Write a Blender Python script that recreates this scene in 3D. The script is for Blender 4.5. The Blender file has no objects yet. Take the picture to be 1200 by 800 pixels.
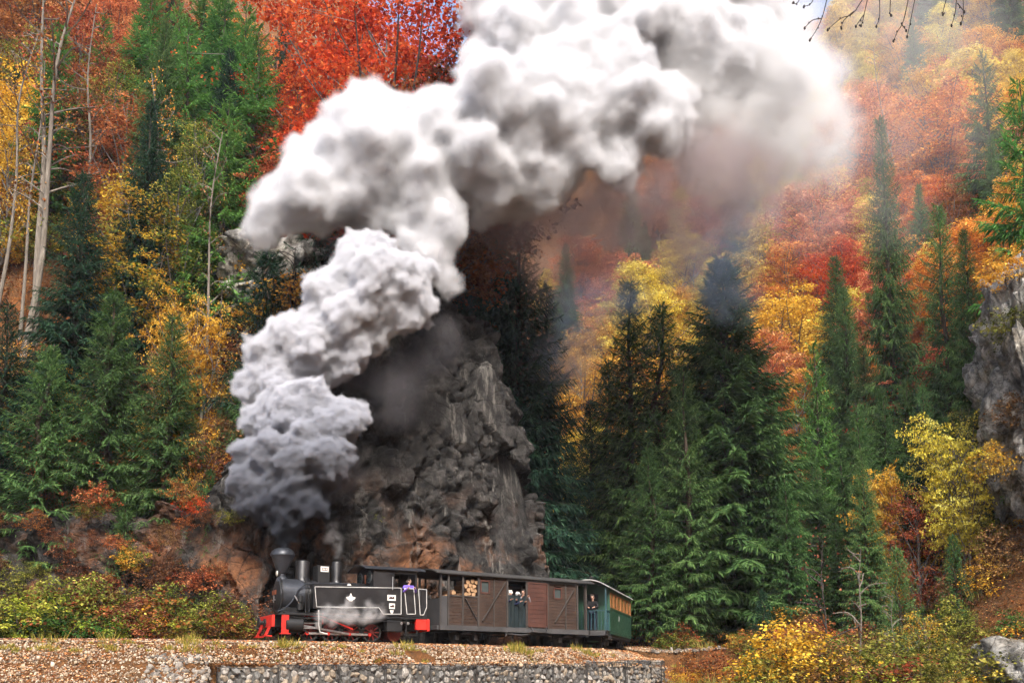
import bpy, bmesh, math, random
import numpy as np
from mathutils import Vector, Matrix

# ------------------------------------------------------------------ camera, sky, sun, exposure
SC = bpy.context.scene
COL = SC.collection
R = math.radians
FPX, PITCH, CAMZ = 1140.0, R(8.0), -1.6          # focal length in photo pixels, upward tilt, camera height
PY0 = 797.0 - FPX * math.tan(PITCH)              # principal row (the photograph is a crop: lens shift)
cam_d = bpy.data.cameras.new('camera')
cam = bpy.data.objects.new('camera', cam_d); COL.objects.link(cam)
cam.location = (0, 0, CAMZ); cam.rotation_euler = (R(90) + PITCH, 0, 0)
cam_d.sensor_width = 36.0; cam_d.lens = FPX / 1200.0 * 36.0
cam_d.shift_y = (PY0 - 400.0) / 1200.0
cam_d.clip_start = 0.1; cam_d.clip_end = 2000
SC.camera = cam

SUN_AZ, SUN_EL = R(169), R(43)                   # compass azimuth (0 = +Y, clockwise): behind the camera, to its right
world = bpy.data.worlds.new('World'); SC.world = world; world.use_nodes = True
wn = world.node_tree.nodes; wl = world.node_tree.links
bg = wn['Background']
sky = wn.new('ShaderNodeTexSky'); sky.sky_type = 'NISHITA'; sky.sun_disc = False
sky.sun_elevation = SUN_EL; sky.sun_rotation = SUN_AZ
sky.air_density = 1.0; sky.dust_density = 4.0; sky.ozone_density = 1.0
wl.new(sky.outputs[0], bg.inputs[0]); bg.inputs[1].default_value = 0.15
sun_d = bpy.data.lights.new('sun', 'SUN'); sun_d.energy = 2.7; sun_d.angle = R(15); sun_d.color = (1.0, 0.955, 0.89)
sun = bpy.data.objects.new('sun', sun_d); COL.objects.link(sun)
_d = Vector((math.sin(SUN_AZ) * math.cos(SUN_EL), math.cos(SUN_AZ) * math.cos(SUN_EL), math.sin(SUN_EL)))
sun.rotation_euler = _d.to_track_quat('Z', 'Y').to_euler(); sun.location = _d * 60

vs = SC.view_settings
SC.display_settings.display_device = 'sRGB'
vs.view_transform = 'Standard'; vs.look = 'None'; vs.gamma = 1.0; vs.exposure = 1.32
vs.use_curve_mapping = False
SC.render.engine = 'CYCLES'
cy = SC.cycles
cy.use_denoising = True
cy.use_adaptive_sampling = True; cy.adaptive_threshold = 0.04; cy.adaptive_min_samples = 20
cy.volume_step_rate = 1.7; cy.volume_max_steps = 300
cy.max_bounces = 5; cy.diffuse_bounces = 2; cy.glossy_bounces = 2; cy.transmission_bounces = 4
cy.volume_bounces = 3; cy.transparent_max_bounces = 8
cy.caustics_reflective = False; cy.caustics_refractive = False

# ------------------------------------------------------------------ pixel <-> place
def ray(px, py):
    x = (px - 600.0) / FPX; u = (PY0 - py) / FPX
    c, s = math.cos(PITCH), math.sin(PITCH)
    return Vector((x, c - u * s, s + u * c))
def P(px, py, Y):
    d = ray(px, py); return Vector((0, 0, CAMZ)) + d * (Y / d.y)
def px_of(p):
    c, s = math.cos(PITCH), math.sin(PITCH)
    z = p[2] - CAMZ; dep = p[1] * c + z * s; up = -p[1] * s + z * c
    return 600 + FPX * p[0] / dep, PY0 - FPX * up / dep

# ------------------------------------------------------------------ noise
def _h(ix, iy, iz, seed):
    h = (ix.astype(np.int64) * 374761393 + iy.astype(np.int64) * 668265263 + iz.astype(np.int64) * 2147483647 + seed * 974634777) & 0xffffffff
    h = ((h ^ (h >> 13)) * 1274126177) & 0xffffffff
    h = ((h ^ (h >> 16)) * 2246822519) & 0xffffffff
    h = h ^ (h >> 15)
    return (h & 0xffffff) / float(0xffffff)
def vnoise(p, seed=0):
    p = np.asarray(p, float); i = np.floor(p); f = p - i; f = f * f * (3 - 2 * f)
    x, y, z = i[..., 0], i[..., 1], i[..., 2]; r = 0
    for a in (0, 1):
        for b in (0, 1):
            for c in (0, 1):
                w = (f[..., 0] if a else 1 - f[..., 0]) * (f[..., 1] if b else 1 - f[..., 1]) * (f[..., 2] if c else 1 - f[..., 2])
                r = r + w * _h(x + a, y + b, z + c, seed)
    return r * 2 - 1
def fbm(p, octv=4, seed=0, gain=0.5):
    a, s, r = 1.0, 1.0, 0
    for k in range(octv):
        r = r + a * vnoise(np.asarray(p) * s, seed + k); a *= gain; s *= 2.03
    return r
def worley(p, seed=0):
    p = np.asarray(p, float); i = np.floor(p)
    f1 = np.full(p.shape[:-1], 9.0); f2 = f1.copy(); idr = np.zeros(p.shape[:-1]); off = np.zeros(p.shape)
    for a in (-1, 0, 1):
        for b in (-1, 0, 1):
            for c in (-1, 0, 1):
                x, y, z = i[..., 0] + a, i[..., 1] + b, i[..., 2] + c
                q = np.stack([x + _h(x, y, z, seed), y + _h(x, y, z, seed + 1), z + _h(x, y, z, seed + 2)], -1)
                dv = p - q; d = np.sqrt((dv ** 2).sum(-1)); m = d < f1
                f2 = np.where(m, f1, np.minimum(f2, d)); idr = np.where(m, _h(x, y, z, seed + 3), idr)
                off = np.where(m[..., None], dv, off); f1 = np.where(m, d, f1)
    return f1, f2, idr, off
def sstep(a, b, x):
    t = np.clip((x - a) / (b - a), 0, 1); return t * t * (3 - 2 * t)

# ------------------------------------------------------------------ objects
def setp(o, label=None, cat=None, group=None, kind=None):
    if label: o['label'] = label
    if cat: o['category'] = cat
    if group: o['group'] = group
    if kind: o['kind'] = kind
    return o
def empty(name, loc=(0, 0, 0), rz=0.0, parent=None):
    o = bpy.data.objects.new(name, None); COL.objects.link(o); o.location = loc; o.rotation_euler = (0, 0, rz)
    o.empty_display_size = 0.2; o.parent = parent; return o
def link(name, me, parent=None):
    o = bpy.data.objects.new(name, me); COL.objects.link(o); o.parent = parent; return o
def mesh_np(name, verts, faces, mat=None, tint=None, smooth=False):
    me = bpy.data.meshes.new(name); verts = np.asarray(verts, np.float32); faces = np.asarray(faces, np.int32)
    nf, k = faces.shape
    me.vertices.add(len(verts)); me.vertices.foreach_set('co', verts.ravel())
    me.loops.add(nf * k); me.loops.foreach_set('vertex_index', faces.ravel())
    me.polygons.add(nf); me.polygons.foreach_set('loop_start', np.arange(0, nf * k, k, dtype=np.int32))
    me.update(calc_edges=True)
    if mat: me.materials.append(mat)
    if tint is not None:
        dom = 'FACE' if len(tint) == nf else 'POINT'
        at = me.attributes.new('tint', 'FLOAT', dom); at.data.foreach_set('value', np.asarray(tint, np.float32))
    if smooth: me.polygons.foreach_set('use_smooth', np.ones(nf, bool))
    return me

class MB:
    """collects boxes, bars, tubes, plates; build() links them as one mesh object"""
    def __init__(self): self.v = []; self.f = []
    def add(self, vs, fs):
        n = len(self.v); self.v += [tuple(q) for q in vs]; self.f += [tuple(i + n for i in f) for f in fs]; return self
    def box(self, x0, x1, y0, y1, z0, z1):
        return self.add([(x0,y0,z0),(x1,y0,z0),(x1,y1,z0),(x0,y1,z0),(x0,y0,z1),(x1,y0,z1),(x1,y1,z1),(x0,y1,z1)],
                        [(0,3,2,1),(4,5,6,7),(0,1,5,4),(1,2,6,5),(2,3,7,6),(3,0,4,7)])
    def bar(self, a, b, w, h, up=(0, 0, 1)):
        a, b = Vector(a), Vector(b); d = (b - a).normalized(); u = Vector(up)
        if abs(d.dot(u)) > 0.97: u = Vector((1, 0, 0))
        s = d.cross(u).normalized() * (w / 2); t = s.cross(d).normalized() * (h / 2)
        return self.add([a-s-t, a+s-t, a+s+t, a-s+t, b-s-t, b+s-t, b+s+t, b-s+t],
                        [(0,3,2,1),(4,5,6,7),(0,1,5,4),(1,2,6,5),(2,3,7,6),(3,0,4,7)])
    def tube(self, pts, rads, n=8, cap=True):
        pts = [Vector(q) for q in pts]
        if not hasattr(rads, '__len__'): rads = [rads] * len(pts)
        rings = []; prev = None
        for i, q in enumerate(pts):
            d = (pts[min(i + 1, len(pts) - 1)] - pts[max(i - 1, 0)]).normalized()
            if prev is None:
                u = Vector((0, 0, 1)) if abs(d.z) < 0.9 else Vector((1, 0, 0))
                s = d.cross(u).normalized()
            else:
                s = (prev - d * prev.dot(d)).normalized()
            prev = s; t = d.cross(s)
            rings.append([q + (s * math.cos(2*math.pi*k/n) + t * math.sin(2*math.pi*k/n)) * rads[i] for k in range(n)])
        vs = [w for r_ in rings for w in r_]; fs = []
        for i in range(len(pts) - 1):
            for k in range(n):
                a = i*n + k; b = i*n + (k+1) % n; fs.append((a, b, b + n, a + n))
        if cap: fs += [tuple(range(n))[::-1], tuple(range((len(pts)-1)*n, len(pts)*n))]
        return self.add(vs, fs)
    def lathe(self, prof, o=(0, 0, 0), axis='z', n=24):
        vs, fs = [], []; o = Vector(o)
        for r_, h in prof:
            for k in range(n):
                c, s = math.cos(2*math.pi*k/n) * r_, math.sin(2*math.pi*k/n) * r_
                vs.append(o + Vector({'z': (c, s, h), 'x': (h, c, s), 'y': (s, h, c)}[axis]))
        for i in range(len(prof) - 1):
            for k in range(n):
                a = i*n + k; b = i*n + (k+1) % n; fs.append((a, b, b + n, a + n))
        fs += [tuple(range(n))[::-1], tuple(range((len(prof)-1)*n, len(prof)*n))]
        return self.add(vs, fs)
    def prism(self, poly, y0, y1):
        """polygon in the x-z plane, extruded from y0 to y1"""
        n = len(poly)
        return self.add([(x, y0, z) for x, z in poly] + [(x, y1, z) for x, z in poly],
                        [tuple(range(n)), tuple(range(2*n - 1, n - 1, -1))] + [(i, i + n, (i+1) % n + n, (i+1) % n) for i in range(n)])
    def build(self, name, mat, parent=None, smooth=False, bevel=0.0, fix=True):
        me = bpy.data.meshes.new(name); me.from_pydata(self.v, [], self.f)
        if mat: me.materials.append(mat)
        if fix or bevel:
            bm = bmesh.new(); bm.from_mesh(me)
            bmesh.ops.recalc_face_normals(bm, faces=bm.faces)
            if bevel: bmesh.ops.bevel(bm, geom=bm.edges[:], offset=bevel, segments=1, affect='EDGES', clamp_overlap=True)
            bm.to_mesh(me); bm.free()
        if smooth:
            me.polygons.foreach_set('use_smooth', np.ones(len(me.polygons), bool))
            try: me.set_sharp_from_angle(angle=R(35))
            except Exception: pass
        return link(name, me, parent)

# ------------------------------------------------------------------ materials
class NT:
    def __init__(self, name):
        self.m = bpy.data.materials.new(name); self.m.use_nodes = True
        self.t = self.m.node_tree; self.n = self.t.nodes; self.b = self.n['Principled BSDF']; self.o = self.n['Material Output']
    def new(self, typ, **kw):
        x = self.n.new('ShaderNode' + typ)
        for k, v in kw.items():
            if k.startswith('i_'):
                key = k[2:].replace('_', ' ')
                x.inputs[key].default_value = v
            else: setattr(x, k, v)
        return x
    def l(self, a, b): self.t.links.new(a, b)
    def ramp(self, fac, stops, interp='LINEAR'):
        r_ = self.n.new('ShaderNodeValToRGB'); e = r_.color_ramp; e.interpolation = interp
        while len(e.elements) < len(stops): e.elements.new(0.5)
        for q, (p, c) in zip(e.elements, stops):
            q.position = p; q.color = (*c, 1) if len(c) == 3 else c
        self.l(fac, r_.inputs[0]); return r_.outputs[0]
    def noise(self, scale, detail=4, rough=0.55, coord='Object', dist=0.0, stretch=None):
        tc = self.new('TexCoord'); src = tc.outputs[coord]
        if stretch:
            mp = self.new('Mapping'); mp.inputs['Scale'].default_value = stretch; self.l(src, mp.inputs[0]); src = mp.outputs[0]
        nz = self.new('TexNoise'); nz.inputs['Scale'].default_value = scale; nz.inputs['Detail'].default_value = detail
        nz.inputs['Roughness'].default_value = rough; nz.inputs['Distortion'].default_value = dist
        self.l(src, nz.inputs['Vector']); return nz.outputs['Fac']
    def mix(self, fac, a, b, mode='MIX'):
        x = self.n.new('ShaderNodeMix'); x.data_type = 'RGBA'; x.blend_type = mode
        for s, i in ((fac, 0), (a, 6), (b, 7)):
            if hasattr(s, 'is_linked'): self.l(s, x.inputs[i])
            else: x.inputs[i].default_value = s if i == 0 else ((*s, 1) if len(s) == 3 else s)
        return x.outputs[2]
    def bump(self, h, strength=0.4, dist=0.05):
        b = self.new('Bump'); b.inputs['Strength'].default_value = strength; b.inputs['Distance'].default_value = dist
        self.l(h, b.inputs['Height']); self.l(b.outputs[0], self.b.inputs['Normal'])

def plain(name, c, rough=0.6, metal=0.0, var=0.25, scale=6.0, spec=0.5, bump=0.0):
    """a painted, sooty or weathered surface: base colour broken up by two noises"""
    k = NT(name); n1 = k.noise(scale, 5, 0.6); n2 = k.noise(scale * 0.23, 3, 0.5)
    lo = tuple(x * (1 - var) for x in c); hi = tuple(min(1, x * (1 + var)) for x in c)
    a = k.ramp(n1, [(0.3, lo), (0.7, hi)]); b = k.ramp(n2, [(0.35, lo), (0.65, hi)])
    k.l(k.mix(0.5, a, b), k.b.inputs['Base Color'])
    k.l(k.ramp(n1, [(0.3, (rough * 0.8,) * 3), (0.7, (min(1, rough * 1.2),) * 3)]), k.b.inputs['Roughness'])
    k.b.inputs['Metallic'].default_value = metal; k.b.inputs['Specular IOR Level'].default_value = spec
    if bump: k.bump(n1, bump, 0.03)
    return k.m

def leaf_mat(name, stops, trans=0.35, hue_var=0.02, val_var=0.25, cast=(1, 1, 1)):
    """leaves: each leaf's own 'tint' picks from the ramp, each tree shifts a little as a whole"""
    k = NT(name); k.n.remove(k.b)
    at = k.new('Attribute', attribute_name='tint')
    col = k.ramp(at.outputs['Fac'], stops)
    oi = k.new('ObjectInfo')
    hs = k.new('HueSaturation')
    m1 = k.new('MapRange'); m1.inputs['To Min'].default_value = 0.5 - hue_var; m1.inputs['To Max'].default_value = 0.5 + hue_var
    m2 = k.new('MapRange'); m2.inputs['To Min'].default_value = 1 - val_var; m2.inputs['To Max'].default_value = 1 + val_var
    wn_ = k.new('TexWhiteNoise', noise_dimensions='1D')
    k.l(oi.outputs['Random'], wn_.inputs['W'])
    k.l(oi.outputs['Random'], m1.inputs[0]); k.l(wn_.outputs['Value'], m2.inputs[0])
    k.l(m1.outputs[0], hs.inputs['Hue']); k.l(m2.outputs[0], hs.inputs['Value']); k.l(col, hs.inputs['Color'])
    d = k.new('BsdfDiffuse'); t = k.new('BsdfTranslucent'); mx = k.new('MixShader'); mx.inputs[0].default_value = trans
    k.l(hs.outputs[0], d.inputs[0]); k.l(hs.outputs[0], t.inputs[0]); k.l(d.outputs[0], mx.inputs[1]); k.l(t.outputs[0], mx.inputs[2])
    k.l(mx.outputs[0], k.o.inputs[0]); return k.m

# ------------------------------------------------------------------ the lie of the land
def spline(pts, n=16):
    pts = [np.array(q, float) for q in pts]; out = []
    for i in range(len(pts) - 1):
        p0, p1, p2, p3 = pts[max(i-1, 0)], pts[i], pts[i+1], pts[min(i+2, len(pts)-1)]
        for k in range(n):
            t = k / n
            out.append(0.5 * ((2*p1) + (p2-p0)*t + (2*p0-5*p1+4*p2-p3)*t*t + (3*p1-p0-3*p2+p3)*t**3))
    out.append(pts[-1]); return np.array(out)
def sdist(line, x, y):
    """signed distance to a polyline, positive on its left; and arclength there"""
    x = np.asarray(x, float); y = np.asarray(y, float)
    best = np.full(x.shape, 1e9); sg = np.ones(x.shape); arc = np.zeros(x.shape); acc = 0.0
    for a, b in zip(line[:-1], line[1:]):
        d = b - a; L = math.hypot(*d)
        if L < 1e-9: continue
        t = np.clip(((x-a[0])*d[0] + (y-a[1])*d[1]) / (L*L), 0, 1)
        ex, ey = x - (a[0]+t*d[0]), y - (a[1]+t*d[1]); q = np.hypot(ex, ey); m = q < best
        cr = d[0]*(y-a[1]) - d[1]*(x-a[0])
        best = np.where(m, q, best); sg = np.where(m, np.where(cr >= 0, 1, -1), sg); arc = np.where(m, acc + t*L, arc); acc += L
    return best * sg, arc
TRACK = spline([(-70, 38.4), (-45, 37.6), (-30, 37.2), (-20, 37.4), (-14, 38.0), (-9.8, 39.45), (-6.7, 41.2), (-3.4, 43.2), (0, 45.7),
                (2.6, 47.8), (4.1, 50.2), (5.0, 53.2), (5.7, 56.6), (6.0, 61), (6.2, 66)], 8)
CLIFF = spline([(-70, 43.2), (-45, 42.4), (-30, 42.0), (-21, 42.1), (-16.5, 42.2), (-13.4, 42.2), (-11.2, 42.1), (-8.0, 43.7), (-5.0, 45.6), (-1.9, 47.8), (-.2, 49.2), (1.2, 50.6), (2.25, 52.2), (2.7, 54), (2.6, 57), (1.6, 62), (0, 69), (-3, 80)], 8)
RIGHT = spline([(22, -60), (22, 30), (21.5, 44), (21, 54), (21, 64), (19, 76), (12, 87), (2, 95), (-10, 108), (-30, 125), (-60, 140)], 6)
def arc_at_x(x):   # arclength of the track at a given X (left of the bend)
    return float(sdist(TRACK, np.array([x]), np.array([np.interp(x, TRACK[:120, 0], TRACK[:120, 1])]))[1][0])
_ax = [(-70, 4.8), (-24, 4.8), (-19, 4.6), (-15, 4.2), (-13, 3.6), (-10.5, 3.1), (-8, 2.9), (1.2, 2.4)]
CL_A = [arc_at_x(a[0]) for a in _ax]; CL_S = [a[1] for a in _ax]
def cliff_arc(x, y): return float(sdist(CLIFF, np.array([x]), np.array([y]))[1][0])
_cz = [(-70, 43.2, 5.5), (-24, 42, 5.8), (-19, 42.2, 6.4), (-16.5, 42.2, 5.8), (-14.5, 42.2, 6.6), (-12.4, 42.2, 9.5), (-11, 42.1, 12.5), (-8, 43.7, 15.5), (-5, 45.6, 18.2), (-1.9, 47.8, 18.6), (-.2, 49.2, 17.4), (1.2, 50.6, 15.0), (2.25, 52.2, 11.5), (2.7, 54, 8.8), (2.6, 57, 7.0), (1.6, 62, 6.0), (-3, 80, 6.0)]
CZ_A = [cliff_arc(a[0], a[1]) for a in _cz]; CZ_Z = [a[2] for a in _cz]
def cliff_s(a): return np.interp(a, CL_A, CL_S)
def cliff_z(u): return np.interp(u, CZ_A, CZ_Z)
GAB_A0, GAB_A1 = arc_at_x(-11.8), arc_at_x(3.0) + 6.0
def gab_top(a): return np.interp(a, [arc_at_x(-14), arc_at_x(-5), arc_at_x(1.5), arc_at_x(3.5), GAB_A1], [-1.12, -1.0, -0.9, -0.62, -0.6])
def H(x, y, detail=True):
    x = np.asarray(x, float); y = np.asarray(y, float)
    s, a = sdist(TRACK, x, y); rr, _ = sdist(RIGHT, x, y); rr = -rr
    p = np.stack([x, y, np.zeros_like(x)], -1)
    floor = -3.2 + 3.3 * sstep(37, 57, y) + (0.25 * fbm(p * 0.25, 3, 5) if detail else 0)
    # bank on the camera side
    bank = np.where(s > -1.5, -0.16, -0.16 - (-s - 1.5) * 0.46)
    gab = sstep(GAB_A0 - .35, GAB_A0, a) * (1 - sstep(GAB_A1 - 0.5, GAB_A1 + 3.0, a))
    cut = -3.35 + .72 * (gab > .3)
    foot = np.maximum(-0.16 - (-s - 1.5) * 0.5, -9) * (1 - gab) + gab * (-2.25)
    low = np.where(s > 0, -0.12, np.where(s < cut, foot, bank))
    floor = np.where((gab > .3) & (s > -9), np.minimum(floor, -2.2), floor)
    z = np.where(s < 0, np.maximum(low, floor), -0.12 + 0.10 * sstep(1.6, 3, s))
    # hill behind the track
    sc, uc = sdist(CLIFF, x, y); cz = cliff_z(uc)
    cz = cz + (12.5 - cz) * sstep(3, 12, sc)
    up = sstep(1.6, 4.4, sc) * cz + np.maximum(0, sc - 4.4) * 1.30
    if detail: up = up + sstep(3, 6, sc) * (0.9 * fbm(p * 0.11, 4, 11) + 0.25 * fbm(p * 0.5, 3, 12))
    up = np.where(sc > 0, up, 0)
    z = z + up
    # the far and right-hand slopes
    rh = np.maximum(0, rr) * 1.18 - np.maximum(0, rr - 12) * 0.05
    if detail: rh = rh + sstep(0, 5, rr) * (1.0 * fbm(p * 0.1, 4, 21) + 0.25 * fbm(p * 0.5, 3, 22))
    z = np.where(rr > 0, np.maximum(z, z * 0 + floor + rh), z)
    return np.where(z > 150, 150 + 6 * np.tanh((z - 150) / 30), z)
# lookup grids (half a metre) for planting
_gx = np.arange(-75, 100, .5); _gy = np.arange(0, 185, .5); _GX, _GY = np.meshgrid(_gx, _gy)
_GS, _GA = sdist(TRACK, _GX, _GY); _GR = -sdist(RIGHT, _GX, _GY)[0]; _GH = H(_GX, _GY)
def look(G, x, y):
    x = np.asarray(x, float); y = np.asarray(y, float)
    u = np.clip((x + 75) / .5, 0, len(_gx) - 1.01); v = np.clip(y / .5, 0, len(_gy) - 1.01); i = u.astype(int); j = v.astype(int); fu = u - i; fv = v - j
    return G[j, i] * (1 - fu) * (1 - fv) + G[j, i + 1] * fu * (1 - fv) + G[j + 1, i] * (1 - fu) * fv + G[j + 1, i + 1] * fu * fv
def Hs(x, y): return float(look(_GH, x, y))
def SA(x, y): return float(look(_GS, x, y)), float(look(_GA, x, y)), float(look(_GR, x, y))

# materials of the ground
def litter_mat():
    k = NT('leaf_litter'); n1 = k.noise(2.2, 8, 0.7); n2 = k.noise(0.35, 4, 0.6); n3 = k.noise(9, 6, 0.7)
    a = k.ramp(n1, [(0.25, (0.03, 0.018, 0.010)), (0.45, (0.10, 0.045, 0.018)), (0.6, (0.19, 0.075, 0.025)), (0.8, (0.10, 0.075, 0.03))])
    b = k.ramp(n3, [(0.35, (0.035, 0.03, 0.015)), (0.55, (0.13, 0.06, 0.025)), (0.7, (0.26, 0.13, 0.05))])
    f = k.ramp(n2, [(0.4, (0, 0, 0)), (0.62, (1, 1, 1))])
    k.l(k.mix(f, a, b), k.b.inputs['Base Color']); k.b.inputs['Roughness'].default_value = 0.95
    k.b.inputs['Specular IOR Level'].default_value = 0.1; k.bump(n3, 0.9, 0.12); return k.m
def rock_mat(name, base, warm, pale, warm_z=(1.0, 7.5), warm_amt=1.0, bumpd=.16, streak=(1.6, 1.6, .35)):
    """fractured rock: mottled grey ground darkened along its cracks, rust staining low down, pale lichen and lime streaks"""
    k = NT(name)
    n1 = k.noise(1.1, 14, 0.74, dist=0.0); n2 = k.noise(0.35, 6, 0.62, dist=0.5); n3 = k.noise(4.2, 14, 0.78); n4 = k.noise(.75, 12, 0.74, stretch=streak)
    dark = tuple(c * 0.22 for c in base)
    g = k.ramp(n1, [(0.36, dark), (0.47, tuple(c * .8 for c in base)), (0.56, tuple(c * 2.0 for c in base)), (0.68, tuple(c * 4.0 for c in base))])
    w = k.ramp(n3, [(0.34, tuple(c * 0.2 for c in warm)), (0.5, warm), (0.66, tuple(min(1, c * 1.7) for c in warm))])
    geo = k.new('NewGeometry'); sx = k.new('SeparateXYZ'); k.l(geo.outputs['Position'], sx.inputs[0])
    mr = k.new('MapRange'); mr.inputs[1].default_value = warm_z[0]; mr.inputs[2].default_value = warm_z[1]; mr.inputs[3].default_value = 1; mr.inputs[4].default_value = 0
    k.l(sx.outputs[2], mr.inputs[0])
    st = k.ramp(n2, [(0.48, (0, 0, 0)), (0.62, (warm_amt,) * 3)])
    mu = k.new('Math', operation='MULTIPLY'); k.l(mr.outputs[0], mu.inputs[0]); k.l(st, mu.inputs[1])
    c1 = k.mix(mu.outputs[0], g, w)
    ps = k.ramp(n4, [(0.56, (0, 0, 0)), (0.66, (0.7,) * 3)])
    c2 = k.mix(ps, c1, pale)
    tc = k.new('TexCoord'); nzv = k.new('TexNoise'); nzv.inputs['Scale'].default_value = 1.4; nzv.inputs['Detail'].default_value = 8; nzv.inputs['Roughness'].default_value = .7
    k.l(tc.outputs['Object'], nzv.inputs['Vector']); mvs = k.new('VectorMath', operation='SCALE'); mvs.inputs['Scale'].default_value = .28; k.l(nzv.outputs['Color'], mvs.inputs[0]); mv = k.new('VectorMath', operation='ADD'); k.l(tc.outputs['Object'], mv.inputs[0]); k.l(mvs.outputs[0], mv.inputs[1])
    cr = []
    for sc, wd in ((.8, .03), (2.2, .05)):
        vo = k.new('TexVoronoi', feature='DISTANCE_TO_EDGE'); vo.inputs['Scale'].default_value = sc; k.l(mv.outputs[0], vo.inputs['Vector'])
        cr.append(k.ramp(vo.outputs['Distance'], [(0.0, (0, 0, 0)), (wd, (1, 1, 1))]))
    crk = k.mix(.6, cr[0], cr[1], 'MULTIPLY')  # crack mask: darkens the colour and feeds the bump
    k.l(k.mix(1.0, c2, k.ramp(crk, [(0, (.25, .23, .22)), (.5, (1, 1, 1))]), 'MULTIPLY'), k.b.inputs['Base Color']); k.b.inputs['Roughness'].default_value = 0.85; k.b.inputs['Specular IOR Level'].default_value = 0.35
    hh = k.mix(0.45, n3, crk, 'MULTIPLY'); k.bump(hh, 1.0, bumpd); return k.m
M = {}
M['litter'] = litter_mat()
M['rock'] = rock_mat('cliff_rock', (0.026, 0.024, 0.0225), (0.27, 0.108, 0.040), (0.27, 0.255, 0.23), (1.5, 8.5), .85, .2)
M['pale_rock'] = rock_mat('pale_rock', (0.21, 0.20, 0.18), (0.22, 0.15, 0.06), (0.55, 0.54, 0.5), (2, 30), 0.5, .25, (2.2, 2.2, .8))

# ground sheet: fine near the railway, coarse to the horizon
def grid_sheet(xs, ys, name, mat):
    X, Y = np.meshgrid(xs, ys); Z = H(X, Y); nx, ny = len(xs), len(ys)
    v = np.stack([X, Y, Z], -1).reshape(-1, 3); i = np.arange(ny * nx).reshape(ny, nx)
    f = np.stack([i[:-1, :-1], i[:-1, 1:], i[1:, 1:], i[1:, :-1]], -1).reshape(-1, 4)
    return mesh_np(name, v, f, mat, smooth=True)
xs = np.concatenate([np.linspace(-400, -64, 14)[:-1], np.arange(-64, -28, 1.5), np.arange(-28, 30, 0.45), np.arange(30, 110, 1.6), np.linspace(112, 420, 12)])
ys = np.concatenate([np.linspace(-400, 20, 12)[:-1], np.arange(20, 33, 1.3), np.arange(33, 62, 0.45), np.arange(62, 190, 1.6), np.linspace(192, 420, 10)])
setp(link('ground', grid_sheet(xs, ys, 'ground', M['litter'])), 'leaf littered ground rising into steep wooded slopes', 'ground', kind='structure')

# ------------------------------------------------------------------ cliff behind the train
def track_frame(a):
    seg = np.hypot(*(TRACK[1:] - TRACK[:-1]).T); cum = np.concatenate([[0], np.cumsum(seg)])
    x = np.interp(a, cum, TRACK[:, 0]); y = np.interp(a, cum, TRACK[:, 1])
    x2 = np.interp(a + 0.6, cum, TRACK[:, 0]); y2 = np.interp(a + 0.6, cum, TRACK[:, 1]); x1 = np.interp(a - 0.6, cum, TRACK[:, 0]); y1 = np.interp(a - 0.6, cum, TRACK[:, 1])
    dx, dy = x2 - x1, y2 - y1; L = np.hypot(dx, dy); return x, y, dx / L, dy / L
def along(a, s):
    """world x, y at arclength a, offset s to the left (uphill side) of the track"""
    x, y, dx, dy = track_frame(np.asarray(a, float)); return x - dy * s, y + dx * s
def facet(p, seed):
    """blocky, bedded rock relief: sharp steps between joint-bounded blocks, tilted bedding ledges"""
    w3 = lambda sc, am, sd: am * np.stack([fbm(p * sc, 3, sd), fbm(p * sc, 3, sd + 1), fbm(p * sc, 3, sd + 2)], -1)
    rot = lambda q: np.stack([q[..., 0] * .94 + q[..., 2] * .34, q[..., 1], q[..., 2] * .94 - q[..., 0] * .34], -1)
    pr = rot(p)
    f1, f2, idr, off = worley(pr * np.array([.24, .24, .14]) + w3(.3, .04, seed + 40), seed)
    tilt = (idr[..., None] * np.array([7.1, 13.3, 5.7]) % 1.0 - 0.5) * 2
    big = (idr - 0.5) * 1.15 + (off * tilt).sum(-1) * 1.0
    g1, g2, id2, of2 = worley(pr * np.array([.66, .66, .46]) + w3(.9, .04, seed + 50), seed + 9); t2 = (id2[..., None] * np.array([3.1, 17.3, 9.7]) % 1.0 - 0.5) * 2
    mid = (id2 - 0.5) * 0.70 + (of2 * t2).sum(-1) * 0.6 - .16 * np.exp(-((g2 - g1) / .05) ** 2)
    k1, k2, id3, of3 = worley(pr * np.array([1.7, 1.7, 1.4]) + w3(2.0, .05, seed + 60), seed + 19); t3 = (id3[..., None] * np.array([5.1, 11.3, 8.7]) % 1.0 - 0.5) * 2
    bed = pr[..., 2] * 1.1 + .35 * fbm(p * .4, 3, seed + 80); saw = (bed - np.floor(bed)); 
    fine = (id3 - 0.5) * 0.30 + (of3 * t3).sum(-1) * .26 - .09 * np.exp(-((k2 - k1) / .06) ** 2) + 0.16 * (saw - .5) * (fbm(p * .3, 2, seed + 81) > -.1) + 0.06 * fbm(p * 2.4, 4, seed + 60, .6)
    return big, mid, fine
def line_frame(line, a):
    seg = np.hypot(*(line[1:] - line[:-1]).T); cum = np.concatenate([[0], np.cumsum(seg)]); f = lambda q: (np.interp(q, cum, line[:, 0]), np.interp(q, cum, line[:, 1]))
    x, y = f(a); x1, y1 = f(a - .9); x2, y2 = f(a + .9); L = np.hypot(x2 - x1, y2 - y1); return x, y, (x2 - x1) / L, (y2 - y1) / L
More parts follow.
